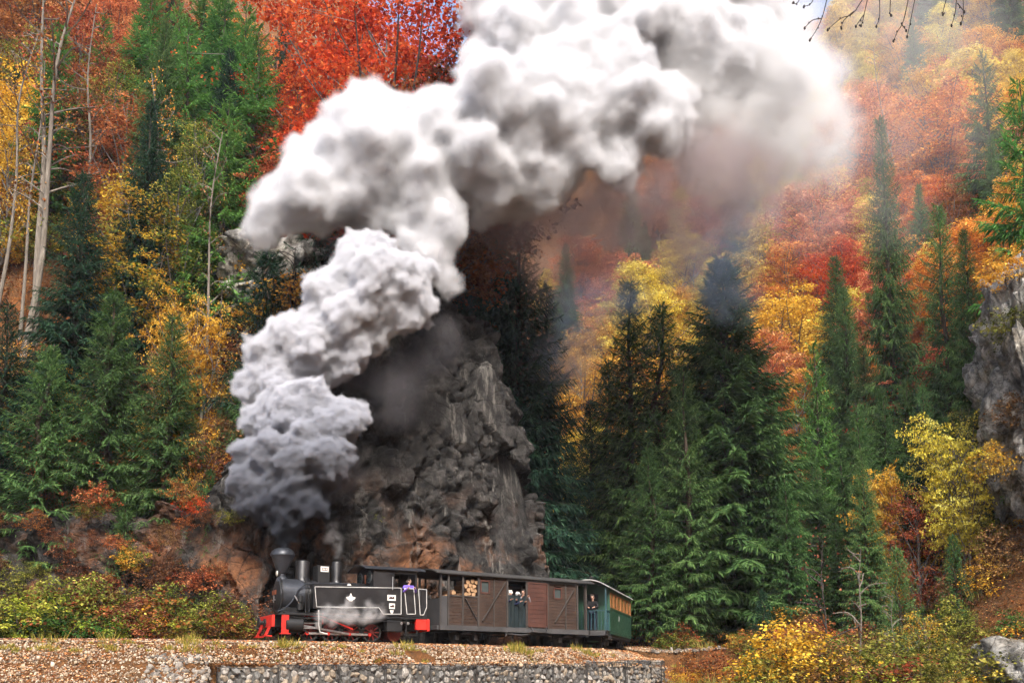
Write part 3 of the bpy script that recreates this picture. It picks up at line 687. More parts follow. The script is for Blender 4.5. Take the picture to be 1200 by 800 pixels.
T('sp4', 'bright_spruce', 240, -30, 72, 'bright green spruce at the top of the left slope', 1.3)
T('sp4', 'bright_spruce', 180, -20, 66, 'light green spruce left of the bright green group', 1.2)
# far slope in the gap
T('br2', 'gold', 700, 262, 96, 'golden beech in the gap beneath the smoke', 1.2)
T('br3', 'yellow', 745, 262, 99, 'yellow beech in the gap beneath the smoke', 1.3)
T('br2', 'yellow', 800, 250, 101, 'pale yellow beech behind the huge spruce top', 1.2)
T('br1', 'gold', 680, 375, 88, 'golden orange beech between cliff and slim spruce', .9)
T('br2', 'gold', 655, 340, 93, 'amber beech at the edge of the dark spruces', 1.1)
T('br2', 'yellow', 760, 340, 92, 'yellow beech behind the slim spruces', 1.1)
T('br1', 'salmon', 830, 235, 106, 'hazy salmon beech behind the smoke', 1.0)
T('sp2', 'spruce', 868, 175, 97, 'blue grey spruce veiled by thin smoke', 1.1)
# left hillside
T('br1', 'red', 455, -45, 64, 'fiery red orange beech above the white smoke', .92)
T('br3', 'red', 352, 60, 60, 'slim red tree beside the fiery red beech', .8)
T('br1', 'red', 395, -30, 68, 'second fiery red beech behind the plume', .85)
T('sp4', 'bright_spruce', 262, -15, 56, 'bright green spruce left of the fiery red beech', 1.35)
T('sp4', 'bright_spruce', 302, 30, 55, 'bright green spruce with bare lower trunk', 1.1)
T('sp4', 'bright_spruce', 222, 20, 57, 'light green loose spruce on the upper slope', 1.0)
T('sp4', 'bright_spruce', 268, 115, 52, 'fresh green spruce on the slope above the rock ledge', 1.1)
T('sp2', 'spruce', 195, 20, 66, 'mid green spruce deep in the left wood', 1.1)
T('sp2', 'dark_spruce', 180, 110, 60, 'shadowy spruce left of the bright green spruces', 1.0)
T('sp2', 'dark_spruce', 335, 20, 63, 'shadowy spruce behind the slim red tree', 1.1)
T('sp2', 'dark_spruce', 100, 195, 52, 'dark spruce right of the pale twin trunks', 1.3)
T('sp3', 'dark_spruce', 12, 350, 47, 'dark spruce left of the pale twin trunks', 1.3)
T('sp3', 'spruce', 135, 335, 48.5, 'dark green spruce above the rock cutting', 1.5)
T('sp3', 'spruce', 205, 365, 47.5, 'green spruce behind the golden leaved sapling', 1.4)
T('sp5', 'green', 215, 430, 46, 'young green spruce on the lip of the cutting', 1.1)
T('sp3', 'spruce', 60, 400, 47.5, 'broad dark spruce over the rock cutting', 1.7)
T('sp5', 'spruce', 275, 430, 46.5, 'young spruce beside the smoke column', 1.0)
T('sp5', 'green', 150, 555, 44.6, 'small feathery evergreen hanging over the rock', 1.3)
T('br5', 'gold', 168, 212, 53, 'amber beech bush glowing on the mid slope', 1.3)
T('br4', 'gold', 215, 345, 48.5, 'golden yellow beech sapling by the rock ledge', .5)
T('br6', 'gold', 243, 395, 45.8, 'thin sapling with a curtain of golden leaves', .9)
T('br2', 'gold', 20, 85, 60, 'yellow orange beech at the left edge of the wood', 1.0)
T('br2', 'salmon', 135, -15, 62, 'pinkish orange beech behind the pale twin trunks', 1.0)
T('br5', 'rust', 95, 10, 58, 'rusty thin leaved tree around the pale twin trunks', 1.4)
T('br5', 'rust', 150, 110, 55, 'rusty brown thin leaved tree on the left slope', 1.3)
T('br5', 'gold', 10, 130, 54, 'mustard yellow beech on the left slope', .9)
T('br5', 'olive', 215, 210, 56, 'olive leaved tree behind the amber beech bush', 1.2)
T('ba1', 'rust', 72, -40, 50.5, 'tall pale grey trunk, right one of the twin trunks', 1.0, rz=2.6, tilt=(0, .02), fixed=True)
T('ba2', 'rust', 60, -40, 50, 'tall pale grey trunk, left one of the twin trunks', 1.0, rz=.4, tilt=(0, .03), fixed=True)
T('ba2', 'gold', 48, 60, 49.5, 'thin white forked trunk beside the twin trunks', .7, rz=1.4)
T('ba3', 'brown', 112, 440, 46, 'leafless crooked sapling above the rock cutting', 1.0)
T('ba3', 'brown', 122, 400, 46.6, 'taller leafless sapling above the rock cutting', .9)
T('ba3', 'gold', 262, 330, 47.5, 'thin bare sapling at the rock ledge', .9)
T('ba4', 'brown', 346, 288, 47.2, 'dead black snag in front of the smoke', 1.0, bark='dead_wood', h=5.4)
T('ba4', 'brown', 402, 268, 48.4, 'broken dead snag half lost in the smoke', .8, bark='dead_wood', h=5.0)
T('ba3', 'gold', 350, 100, 55, 'white stemmed slim birch left of the fiery red beech', .8)
T('ba3', 'gold', 322, 60, 56, 'thin pale birch among bright green spruces', .8)

# ------------------------------------------------------------------ the rest of the wood: look-alikes
def clear(x, y, d): return all((x - a) ** 2 + (y - b) ** 2 > d * d for a, b in TAKEN)
FILL = {
 'left': [('sp2', 'dark_spruce', 15, 'shadowy spruce standing in the dense left hand wood'), ('sp4', 'spruce', 15, 'loose green spruce standing in the dense left hand wood'),
          ('br2', 'rust', 11, 'rust coloured beech in the dense left hand wood'), ('br1', 'orange', 11, 'orange beech in the dense left hand wood'),
          ('br5', 'olive', 11, 'thin olive leaved tree in the dense left hand wood'), ('sp4', 'bright_spruce', 16, 'bright green spruce in the dense left hand wood'), ('br5', 'brown', 11, 'brown half bare tree in the dense left hand wood')],
 'right': [('br1', 'orange', 12, 'orange beech on the far steep slope'), ('br2', 'gold', 11, 'golden beech on the far steep slope'), ('br3', 'yellow', 12, 'yellow beech on the far steep slope'),
           ('br2', 'salmon', 12, 'salmon red beech on the far steep slope'), ('sp2', 'spruce', 18, 'dark spruce on the far steep slope'), ('br5', 'rust', 11, 'rust coloured thin tree on the far steep slope')],
}
def fill(side, pxs, Ys, n, mind, weights, hk=1.0):
    g = 0; tries = 0
    while g < n and tries < n * 40:
        tries += 1
        Y = TR.uniform(*Ys); px = TR.uniform(*pxs); x = (px - 600) / FPX * (Y + 4)
        s, _, rr = SA(x, Y)
        if side == 'left' and not (s > 7): continue
        if side in ('right', 'low') and not (rr > (1.0 if side == 'right' else -2.5)): continue
        if not clear(x, Y, mind): continue
        k, m_, h, lab = TR.choices(FILL[side], weights)[0]
        plant(k, m_, (x, Y, Hs(x, Y)), h * hk * TR.uniform(.75, 1.2), label=lab, group=lab.replace('standing in', 'of') + ' group', wide=TR.uniform(.9, 1.2))
        TAKEN.append((x, Y)); g += 1
FILL['gap'] = FILL['right']
FILL['low'] = [('sp2', 'spruce', 13, 'dark spruce low on the right hand slope'), ('sp3', 'spruce', 10, 'green spruce low on the right hand slope'), ('br5', 'rust', 8, 'rust coloured thin tree low on the right hand slope'),
               ('br2', 'gold', 7.5, 'golden beech low on the right hand slope'), ('br5', 'olive', 8, 'olive leaved tree low on the right hand slope'), ('br5', 'brown', 8, 'brown half bare tree low on the right hand slope')]
fill('left', (-30, 560), (52, 64), 44, 2.2, [2, 2, 3, .6, 3, 2, 4], .8)
fill('left', (-30, 620), (62, 88), 56, 3.0, [3, 2, 3, 1.2, 2, 3, 2])
fill('left', (-30, 560), (84, 112), 44, 3.4, [3, 2, 3, 1.2, 2, 3, 2], 1.15)
fill('right', (640, 880), (84, 125), 34, 3.6, [.4, 4, 4, .6, .5, .2])
fill('right', (880, 1230), (74, 112), 40, 3.6, [1.6, 2.6, 2.6, 3, 2.6, .6])
fill('right', (640, 1230), (112, 165), 44, 5.0, [2, 3, 3, 3, 2, 1], 1.15)
fill('right', (860, 1130), (150, 215), 34, 5.0, [3, 3, 3, 3, 2, 1], 1.25)
fill('low', (930, 1230), (52, 74), 44, 2.3, [5, 4, 2, 1.2, 2, 2])

# ------------------------------------------------------------------ the train
M['loco_black'] = plain('loco_black', (.015, .0145, .016), .42, .2, .7, 3.5, .6, .2)
M['soot_iron'] = plain('soot_iron', (.012, .012, .013), .6, .2, .4, 8, .4, .2)
M['smokebox_grey'] = plain('smokebox_grey', (.035, .039, .048), .42, .35, .35, 5, .5, .1)
M['red_paint'] = plain('red_paint', (.50, .020, .012), .6, 0, .45, 7, .35, .15)
M['red_wheel'] = plain('red_wheel', (.13, .016, .012), .55, 0, .5, 9, .4, .1)
M['steel'] = plain('bright_steel', (.42, .42, .43), .35, .8, .3, 9)
M['rod_steel'] = plain('rod_steel', (.30, .27, .26), .45, .6, .4, 9)
M['rail_steel'] = plain('rail_steel', (.16, .12, .10), .45, .6, .4, 3)
M['white_line'] = plain('white_line', (.46, .455, .44), .6, 0, .4, 4)
M['plate_white'] = plain('plate_white', (.70, .66, .62), .5, 0, .12, 9)
M['plate_ink'] = plain('plate_ink', (.05, .02, .02), .6, 0, .2, 9)
M['copper'] = plain('copper_plate', (.30, .10, .05), .4, .6, .3, 9)
M['lamp_glass'] = plain('lamp_glass', (.62, .60, .52), .15, .2, .1, 9)
M['cab_dark'] = plain('cab_dark', (.010, .011, .012), .7, 0, .3, 6)
M['green_glass'] = plain('window_glass', (.05, .065, .065), .1, 0, .3, 3, .8)
M['wood_brown'] = plain('wood_brown', (.044, .027, .020), .8, 0, .42, 7, .25, .3)
M['wood_red'] = plain('wood_red_brown', (.066, .028, .021), .75, 0, .35, 5, .25, .25)
M['wood_grey'] = plain('wood_grey', (.050, .043, .039), .8, 0, .35, 7, .25, .25)
M['sheet_grey'] = plain('sheet_grey', (.045, .044, .046), .6, .1, .35, 4, .4, .1)
M['frame_grey'] = plain('frame_grey', (.055, .054, .056), .7, .1, .4, 6, .4, .15)
M['roof_felt'] = plain('roof_felt', (.038, .036, .035), .85, 0, .35, 3, .3, .2)
M['roof_grey'] = plain('roof_grey', (.34, .34, .33), .6, .1, .25, 3, .4, .15)
M['coach_green'] = plain('coach_green', (.013, .056, .032), .5, 0, .35, 5, .45, .1)
M['coach_teal'] = plain('coach_teal', (.013, .055, .066), .5, 0, .35, 6, .45, .1)
M['door_teal'] = plain('door_teal', (.008, .016, .019), .6, 0, .35, 6, .4, .1)
M['amber_wood'] = plain('amber_wood', (.26, .11, .035), .6, 0, .35, 8, .35, .15)
M['amber_reflection_glass'] = plain('amber_reflection_glass', (.22, .11, .045), .15, 0, .45, 3, .7)  # orange reflection painted into the pane colour
M['log_bark'] = plain('log_bark', (.17, .095, .055), .9, 0, .4, 8, .2, .5)
M['log_end'] = plain('log_end', (.36, .22, .12), .8, 0, .3, 9, .2, .2)
M['dark_iron'] = plain('dark_iron', (.020, .019, .018), .7, .2, .4, 9, .3, .2)

class Car:
    """a vehicle: origin on the rails under its middle, +x = the way it travels, +y = the side towards the camera"""
    def __init__(self, name, front, theta, L, label, cat, half):
        self.t = theta; self.f = Vector((-math.cos(theta), -math.sin(theta), 0)); self.n = Vector((math.sin(theta), -math.cos(theta), 0))
        self.c = Vector((front[0], front[1], 0)) - self.f * (L / 2); self.half = half; self.L = L
        self.e = empty(name, self.c, math.pi + theta); setp(self.e, label, cat)
    def S(self, px, py, y=None):
        """photo pixel -> (x, z) on the plane at sideways offset y"""
        y = self.half if y is None else y; d = ray(px, py); o = Vector((0, 0, CAMZ)); q = self.c + self.n * y
        k = (q - o).dot(self.n) / d.dot(self.n); w = o + d * k - self.c; return w.dot(self.f), w.z
    def X(self, px, py=710, y=None): return self.S(px, py, y)[0]
def seg_line(mb, pts, y, w=.035, t=.012, closed=True):
    pts = list(pts); n = len(pts)
    for i in range(n if closed else n - 1):
        a, b = pts[i], pts[(i + 1) % n]; mb.bar((a[0], y, a[1]), (b[0], y, b[1]), t, w, (0, 0, 1) if abs(a[0] - b[0]) > abs(a[1] - b[1]) else (1, 0, 0))

# ---- locomotive
TH1 = R(29)
LO = Car('steam_locomotive', (-10.02, 39.55), TH1, 6.85, 'black narrow gauge steam tank locomotive with red buffer beams and white lined side tank', 'locomotive', 1.0)
E = LO.e; xf, xr = LO.L / 2, -LO.L / 2
MB().box(xr + .1, xf - .1, -.42, .42, .55, .85).build('frame', M['soot_iron'], E, bevel=.01)
MB().box(xr + .05, xf - .25, -.98, .98, 1.02, 1.08).build('footplate', M['soot_iron'], E)
b = MB().box(xf - .12, xf, -1.0, 1.0, .52, 1.0).build('buffer_beam', M['red_paint'], E, bevel=.015)
MB().lathe([(.17, 0), (.17, .05), (.08, .06), (.08, .22), (.2, .23), (.2, .28)], (xf, 0, .72), 'x').build('coupler', M['soot_iron'], b)
for s in (-1, 1):
    MB().bar((xf - .02, s * .62, .55), (xf + .16, s * .62, .16), .05, .3, (0, 1, 0)).box(xf - .05, xf + .2, s * .62 - .3, s * .62 + .3, .14, .19).build('rail_guard', M['red_paint'], E)
    MB().box(xf - .75, xf - .35, s * .95 - .12, s * .95 + .12, .24, .28).bar((xf - .55, s * .95, .26), (xf - .55, s * .95, 1.02), .03, .3, (1, 0, 0)).build('step', M['red_paint'] if s > 0 else M['soot_iron'], E)
bx0 = LO.X(372, 690, 0)   # back of smokebox
BZ, BR = 1.86, .66
sb = MB().lathe([(BR + .04, 0), (BR + .04, .95), (BR + .015, .96)], (xf - 1.42, 0, BZ), 'x', 32).build('smokebox', M['smokebox_grey'], E, smooth=True)
MB().lathe([(BR + .065, 0), (BR + .065, .06)], (xf - .53, 0, BZ), 'x', 32).build('smokebox_ring', M['loco_black'], sb, smooth=True)
dr = MB().lathe([(BR - .04, 0), (BR - .05, .04), (BR - .2, .09), (.2, .13), (.0, .135)], (xf - .47, 0, BZ), 'x', 32).build('smokebox_door', M['soot_iron'], E, smooth=True)
MB().bar((xf - .32, -.2, BZ - .2), (xf - .32, .2, BZ - .2), .03, .03).bar((xf - .32, 0, BZ), (xf - .32, 0, BZ - .3), .03, .03).build('door_handle', M['steel'], dr)
MB().box(xf - .34, xf - .31, -.28, .28, BZ + .02, BZ + .2).build('number_plate', M['copper'], dr)
for s in (-.5, .5): MB().bar((xf - .43, s * .3, BZ + s * .9), (xf - .36, s * -.1, BZ + s * .5), .04, .03).build('door_hinge', M['soot_iron'], dr)
MB().box(xf - 1.3, xf - .5, -.5, .5, .85, BZ - .5).build('saddle', M['soot_iron'], E, bevel=.02)
MB().lathe([(BR, 0), (BR, 3.1)], (xf - 4.5, 0, BZ), 'x', 32).build('boiler', M['loco_black'], E, smooth=True)
for x in (1.55, .55, -.35): MB().lathe([(BR + .02, 0), (BR + .02, .06)], (x, 0, BZ), 'x', 32).build('boiler_band', M['smokebox_grey'], E, smooth=True)
# chimney with spark arrester
cx = LO.X(331, 660, 0); zt = LO.S(331, 642, 0)[1]
ch = MB().lathe([(.26, BZ + BR - .1), (.21, BZ + BR + .06), (.15, BZ + BR + .12), (.15, BZ + BR + .24), (.19, BZ + BR + .26), (.46, zt - .36), (.48, zt - .31)], (cx, 0, 0), 'z', 28).build('chimney', M['smokebox_grey'], E, smooth=True)
MB().lathe([(.50, zt - .32), (.50, zt - .27), (.45, zt - .14), (.34, zt - .04), (.24, zt)], (cx, 0, 0), 'z', 28).build('spark_arrester', M['smokebox_grey'], ch, smooth=True)
hl = MB().lathe([(.10, 0), (.14, .1), (.14, .2)], (xf - .62, 0, BZ + BR + .24), 'x', 18).bar((xf - .55, 0, BZ + BR - .05), (xf - .55, 0, BZ + BR + .16), .06, .06).build('headlamp', M['soot_iron'], E, smooth=True)
MB().lathe([(.125, 0), (.10, .03), (0, .04)], (xf - .42, 0, BZ + BR + .24), 'x', 18).build('lens', M['lamp_glass'], hl, smooth=True)
def dome(name, px, top, rad, parts=None, mat='loco_black'):
    x = LO.X(px, 668, 0); z = LO.S(px, top, 0)[1]; zb = BZ + BR - .12
    return MB().lathe([(rad * 1.35, zb), (rad * 1.1, zb + .12), (rad, zb + .2), (rad, z - .07), (rad * .93, z - .02), (rad * .6, z + .02)], (x, 0, 0), 'z', 24).build(name, M[mat], E, smooth=True)
sd = dome('sand_dome', 354.5, 657, .29)
for s in (-1, 1): MB().tube([(LO.X(354, 668, 0), s * .28, BZ + BR + .1), (LO.X(354, 668, 0) - .1, s * .55, BZ + .45), (LO.X(354, 668, 0) - .1, s * .72, BZ - .1), (LO.X(354, 668, 0) - .1, s * .5, .7)], .025, 6).build('sand_pipe', M['soot_iron'], E)
dome('steam_dome', 394.5, 658, .22)
x0 = LO.X(376, 665, 0)
g = MB().box(x0 - .3, x0 + .24, -.34, .34, BZ + BR - .1, LO.S(376, 663, 0)[1]).build('turbo_box', M['soot_iron'], E, bevel=.02)
px_ = LO.X(380.5, 667, .36); pz = LO.S(380.5, 666.5, .36)[1]
pl = MB().box(px_ - .17, px_ + .17, .345, .365, pz - .11, pz + .11).build('number_plate', M['plate_white'], g)
MB().box(px_ - .12, px_ + .12, .366, .370, pz - .06, pz + .06).build('plate_field', M['plate_ink'], pl)
k = MB()
for i in range(3): k.box(px_ - .09 + i * .07, px_ - .05 + i * .07, .371, .375, pz - .035, pz + .035)
o_ = k.build('numerals', M['plate_white'], pl); o_['kind'] = 'stuff'
wh = MB().tube([(-.75, .2, BZ + BR - .05), (-.75, .2, BZ + BR + .3)], .025, 6).lathe([(.05, 0), (.05, .16)], (-.75, .2, BZ + BR + .2), 'z', 10).build('whistle', M['copper'], E)
# pipe sweeping from boiler top down to the front step
pts = [LO.S(*q, .74) for q in ((408, 684), (372, 683), (358, 684), (350, 690), (342, 704), (333, 713), (325, 716))]
MB().tube([(a, .74 if i < 4 else .80, c) for i, (a, c) in enumerate(pts)], .03, 7).build('handrail', M['smokebox_grey'], E, smooth=True)
# side tanks
tz1 = LO.S(420, 687)[1]; tzf = LO.S(380, 711.5)[1]; tzr = LO.S(455, 719.5)[1]; txf = LO.X(367); txr = LO.X(472); tst = LO.X(446)
for s in (1, -1):
    poly = [(txf, tzf - .05), (txf, tz1 + .03), (txr, tz1 + .03), (txr, tzr - .06), (LO.X(449), tzr - .06), (tst, tzf - .05)]
    tk = MB().prism(poly, s * .46, s * 1.0).build('side_tank', M['loco_black'], E, bevel=.012)
    k = MB(); yl = s * 1.008
    seg_line(k, [LO.S(*q) for q in ((369, 687), (470, 688.5), (470, 719), (449, 719), (444, 711.5), (371, 710.5))], yl, .027)
    k.build('white_lining', M['white_line'], tk)
    for (a0, a1, c0, c1) in ((454, 463.5, 696.5, 703.5), (456, 462.5, 706.5, 713)):
        q0 = LO.S(a0, c0); q1 = LO.S(a1, c1); xa, xb = sorted((q0[0], q1[0])); za, zb = sorted((q0[1], q1[1]))
        pl = MB().box(xa, xb, min(s * 1.003, s * 1.02), max(s * 1.003, s * 1.02), za, zb).build('number_plate', M['plate_white'], tk)
        k = MB(); n = 4 if a1 - a0 > 8 else 2
        for i in range(n):
            u = xa + (xb - xa) * (.2 + .6 * (i + .5) / n); w = (xb - xa) * .42 / n
            k.box(u - w, u + w, min(s * 1.021, s * 1.025), max(s * 1.021, s * 1.025), za + (zb - za) * .28, zb - (zb - za) * (.28 if i % 2 == 0 else .42))
        o_ = k.build('numerals', M['plate_ink'], pl); o_['kind'] = 'stuff'
    q = LO.S(459, 716.5); MB().prism([(q[0] - .09, q[1] + .07), (q[0] + .09, q[1] + .07), (q[0] + .04, q[1] - .06), (q[0] - .04, q[1] - .06)], s * 1.003, s * 1.02).build('small_badge', M['plate_white'], tk)
    q = LO.S(411, 700)      # winged emblem
    k = MB().prism([(q[0] + math.cos(t) * .08, q[1] + math.sin(t) * .1) for t in np.linspace(0, 6.2, 12)], s * 1.003, s * 1.022)
    for w in (-1, 1): k.prism([(q[0] + w * .06, q[1] + .05), (q[0] + w * .21, q[1] + .02), (q[0] + w * .17, q[1] - .05), (q[0] + w * .06, q[1] - .09)], s * 1.003, s * 1.018)
    k.prism([(q[0] - .10, q[1] - .08), (q[0] + .10, q[1] - .08), (q[0] + .06, q[1] - .14), (q[0] - .06, q[1] - .14)], s * 1.003, s * 1.016)
    k.prism([(q[0] - .05, q[1] + .1), (q[0] + .05, q[1] + .1), (q[0], q[1] + .2)], s * 1.003, s * 1.016).build('emblem', M['plate_white'], tk)
    q = LO.S(411, 688.2); MB().lathe([(.09, 0), (.09, .05), (.04, .09)], (q[0], s * .8, tz1 + .03), 'z', 12).build('filler_cap', M['plate_white'], tk)
# cab
cz = LO.S(450, 661)[1]; cxf = LO.X(437); cxr = LO.X(488, 690); cm0 = LO.X(462); cm1 = LO.X(486.5); wz = tz1 + .03
for s in (1, -1):
    ya, yb = sorted((s * .96, s * 1.0))
    cs = MB().box(cm0, cxf, ya, yb, wz, cz - .22).box(cxr, cm1, ya, yb, wz, cz - .22).box(cm1, cm0, ya, yb, cz - .36, cz - .22).build('cab_side', M['loco_black'], E)
    pan = MB().box(cxr - .25, txr - .02, min(s * .94, s * .985), max(s * .94, s * .985), tzr - .06, wz).build('cab_panel', M['loco_black'], E)
    for quad in (((474, 689), (485, 689.5), (487, 719), (477, 719)), ((490.5, 689.5), (500, 690.5), (500, 711), (496.5, 720), (492.5, 720))):
        k = MB(); seg_line(k, [LO.S(*q) for q in quad], s * (.995), .027); k.build('white_lining', M['white_line'], pan)
    hr = MB().tube([(cm0 + .1, s * 1.04, wz - .1), (cm0 + .1, s * 1.04, cz - .5)], .015, 6).build('grab_rail', M['steel'], E)
for x in (cxf, cxr):
    fr = MB(); fr.prism([(-.96, wz - .3), (-.96, cz - .24), (-.5, cz - .1), (0, cz - .04), (.5, cz - .1), (.96, cz - .24), (.96, wz - .3)], 0, .04)
    o_ = fr.build('cab_end', M['loco_black'], E); o_.rotation_euler = (0, 0, R(90)); o_.location = (x, 0, 0)
for s in (1, -1):
    for rr_, mt, dx in ((.27, 'steel', .0), (.23, 'green_glass', .012)):
        o_ = MB().lathe([(rr_, 0), (rr_, .03)], (cxf + .0 + dx, s * .56, cz - .52), 'x', 20).build('spectacle_rim' if mt == 'steel' else 'spectacle_glass', M[mt], E, smooth=True); o_.scale = (1, 1, 1)
arc = [(y, cz - .22 + .2 * (1 - (y / 1.12) ** 2)) for y in np.linspace(-1.12, 1.12, 13)]
k = MB()
for (y0, z0), (y1, z1) in zip(arc[:-1], arc[1:]):
    k.add([(cxr - .38, y0, z0), (cxf + .42, y0, z0), (cxf + .42, y1, z1), (cxr - .38, y1, z1), (cxr - .38, y0, z0 + .035), (cxf + .42, y0, z0 + .035), (cxf + .42, y1, z1 + .035), (cxr - .38, y1, z1 + .035)], [(0,3,2,1),(4,5,6,7),(0,1,5,4),(2,3,7,6),(1,2,6,5),(3,0,4,7)])
rf = k.build('cab_roof', M['smokebox_grey'], E, smooth=True)
MB().box(cxr, cxf, -.95, .95, .98, 1.04).build('cab_floor', M['cab_dark'], E)
MB().box(cxf - .5, cxf - .02, -.55, .55, 1.04, 2.5).build('backhead', M['cab_dark'], E, bevel=.05)
# bunker behind the cab, rear beam
MB().box(xr + .12, cxr - .27, -.98, .98, 1.06, wz - .02).build('coal_bunker', M['loco_black'], E, bevel=.015)
bb = MB().box(xr, xr + .12, -1.0, 1.0, .5, 1.02).build('buffer_beam', M['red_paint'], E, bevel=.015); bb['label'] = 'red rear buffer beam'
q0 = LO.X(488, 730); MB().box(xr + .13, q0, .8, 1.0, .55, 1.0).build('beam_end', M['red_paint'], E, bevel=.015)
MB().lathe([(.08, 0), (.08, .2), (.2, .21), (.2, .26)], (xr - .26, 0, .72), 'x').build('coupler', M['soot_iron'], E)
# wheels and motion
WX = [1.75, .85, -.05, -.95]; WR = .42
def wheel(x, s):
    w = MB().lathe([(WR + .03, 0), (WR + .03, .03), (WR, .035), (WR, .12), (WR - .07, .12), (WR - .07, 0)], (x, s * .44 - (.0 if s > 0 else .12), WR + .0), 'y', 28).build('wheel', M['dark_iron'], E, smooth=True)
    k = MB()
    for i in range(10):
        t = i * math.pi / 5; k.bar((x + math.cos(t) * .06, s * .5, WR + math.sin(t) * .06), (x + math.cos(t) * (WR - .05), s * .5, WR + math.sin(t) * (WR - .05)), .05, .05, (0, 1, 0))
    k.lathe([(.09, -.07), (.09, .07)], (x, s * .5, WR), 'y', 12)
    o_ = k.build('wheel_spokes', M['red_wheel'], w); o_['kind'] = 'stuff'
    MB().prism([(x + math.cos(t) * (WR - .07), WR + math.sin(t) * (WR - .07)) for t in np.linspace(.3, 2.3, 8)], s * .46, s * .54).build('counterweight', M['red_wheel'], w)
for x in WX:
    for s in (1, -1): wheel(x, s)
    MB().lathe([(.06, -.44), (.06, .44)], (x, 0, WR), 'y', 10).build('axle', M['soot_iron'], E)
for s in (1, -1):
    y = s * .62; cr = (.13, -.11)
    MB().bar((WX[0] + cr[0], y, WR + cr[1]), (WX[3] + cr[0], y, WR + cr[1]), .04, .09, (0, 0, 1)).build('coupling_rod', M['rod_steel'], E, bevel=.01)
    MB().bar((WX[2] + cr[0], y + s * .07, WR + cr[1]), (2.1, y + s * .07, .62), .04, .08).build('connecting_rod', M['steel'], E, bevel=.01)
    for x in WX: MB().lathe([(.07, -.04), (.07, .08)], (x + cr[0], y, WR + cr[1]), 'y', 12).build('crank_pin', M['red_paint'], E)
    cyl = MB().lathe([(.27, 0), (.3, .02), (.3, .7), (.27, .72)], (2.12, s * .74, .62), 'x', 20).build('cylinder', M['soot_iron'], E, smooth=True)
    MB().lathe([(.16, 0), (.16, .8)], (2.08, s * .74, 1.0), 'x', 16).build('valve_chest', M['soot_iron'], cyl, smooth=True)
    MB().lathe([(.14, .72), (.12, .8), (.0, .81)], (2.12, s * .74, .62), 'x', 16).build('cylinder_cover', M['steel'], cyl, smooth=True)
    MB().bar((1.3, y + s * .06, .72), (2.2, y + s * .06, .72), .05, .05).bar((1.3, y + s * .06, .52), (2.2, y + s * .06, .52), .05, .05).build('slide_bars', M['steel'], E)
    MB().box(1.3, 1.55, min(y, y + s * .12), max(y, y + s * .12), .5, .76).build('crosshead', M['steel'], E)
    MB().bar((WX[2], y + s * .1, .52), (1.25, y + s * .1, 1.0), .03, .05).bar((1.25, y + s * .1, .7), (1.25, y + s * .1, 1.15), .03, .06, (1, 0, 0)).bar((1.25, y + s * .1, 1.02), (2.1, y + s * .1, 1.0), .03, .04).build('valve_gear', M['red_paint'], E)
    MB().bar((xf - .6, s * .9, .95), (1.9, s * .9, .3), .05, .05).build('brace', M['soot_iron'], E)
    kk = [LO.S(*q, 1.0) for q in ((373.5, 714), (373.5, 732), (375, 740), (384, 742.5))]
    MB().tube([(a, s * .99, c) for a, c in kk], .028, 6).build('white_pipe', M['white_line'], E, smooth=True)
    MB().box(-2.9, -2.3, min(s * .7, s * .98), max(s * .7, s * .98), .3, .34).bar((-2.85, s * .95, .3), (-2.85, s * .95, 1.02), .03, .05).bar((-2.35, s * .95, .3), (-2.35, s * .95, 1.02), .03, .05).build('step', M['soot_iron'], E)
    MB().box(-2.2, -1.5, min(s * .5, s * .9), max(s * .5, s * .9), .45, .95).build('ash_pan', M['soot_iron'], E, bevel=.02)
MB().lathe([(.3, -.46), (.3, -.40), (.26, -.40), (.26, .40), (.3, .40), (.3, .46)], (-2.0, 0, .34), 'y', 20).build('trailing_wheelset', M['red_wheel'], E)

# small fittings along the near side
q = LO.S(352, 706, .86); MB().lathe([(.11, -.3), (.13, -.28), (.13, -.05), (.07, -.04), (.07, .04), (.12, .05), (.12, .28), (.09, .3)], (q[0], .84, q[1]), 'z', 14).build('air_pump', M['soot_iron'], E, smooth=True)
q = LO.S(345, 703, .8); MB().bar((q[0], .8, q[1] + .2), (q[0] - .3, .86, q[1] - .3), .07, .04).build('lever', M['steel'], E)
for i, (px0, py0, px1, py1) in enumerate(((358, 693, 358, 722), (362, 690, 362, 724), (340, 722, 368, 724), (376, 724, 470, 728), (452, 722, 486, 724))):
    a, c = LO.S(px0, py0, .9), LO.S(px1, py1, .9); MB().tube([(a[0], .9, a[1]), ((a[0] + c[0]) / 2, .93, (a[1] + c[1]) / 2 - .03), (c[0], .9, c[1])], .02, 6).build('pipe', M['soot_iron'], E, smooth=True)
for px0 in (470, 478): q = LO.S(px0, 730, .85); MB().lathe([(.0, -.06), (.06, -.05), (.06, .05), (0, .06)], (q[0], .85, q[1]), 'y', 10).build('valve', M['steel'], E)
for s in (1, -1):
    k = MB()
    for xx in np.arange(txr + .12, txf - .05, .16): k.box(xx - .012, xx + .012, min(s * 1.0, s * 1.008), max(s * 1.0, s * 1.008), tz1 + .0, tz1 + .02)
    o_ = k.build('rivets', M['soot_iron'], E); o_['kind'] = 'stuff'

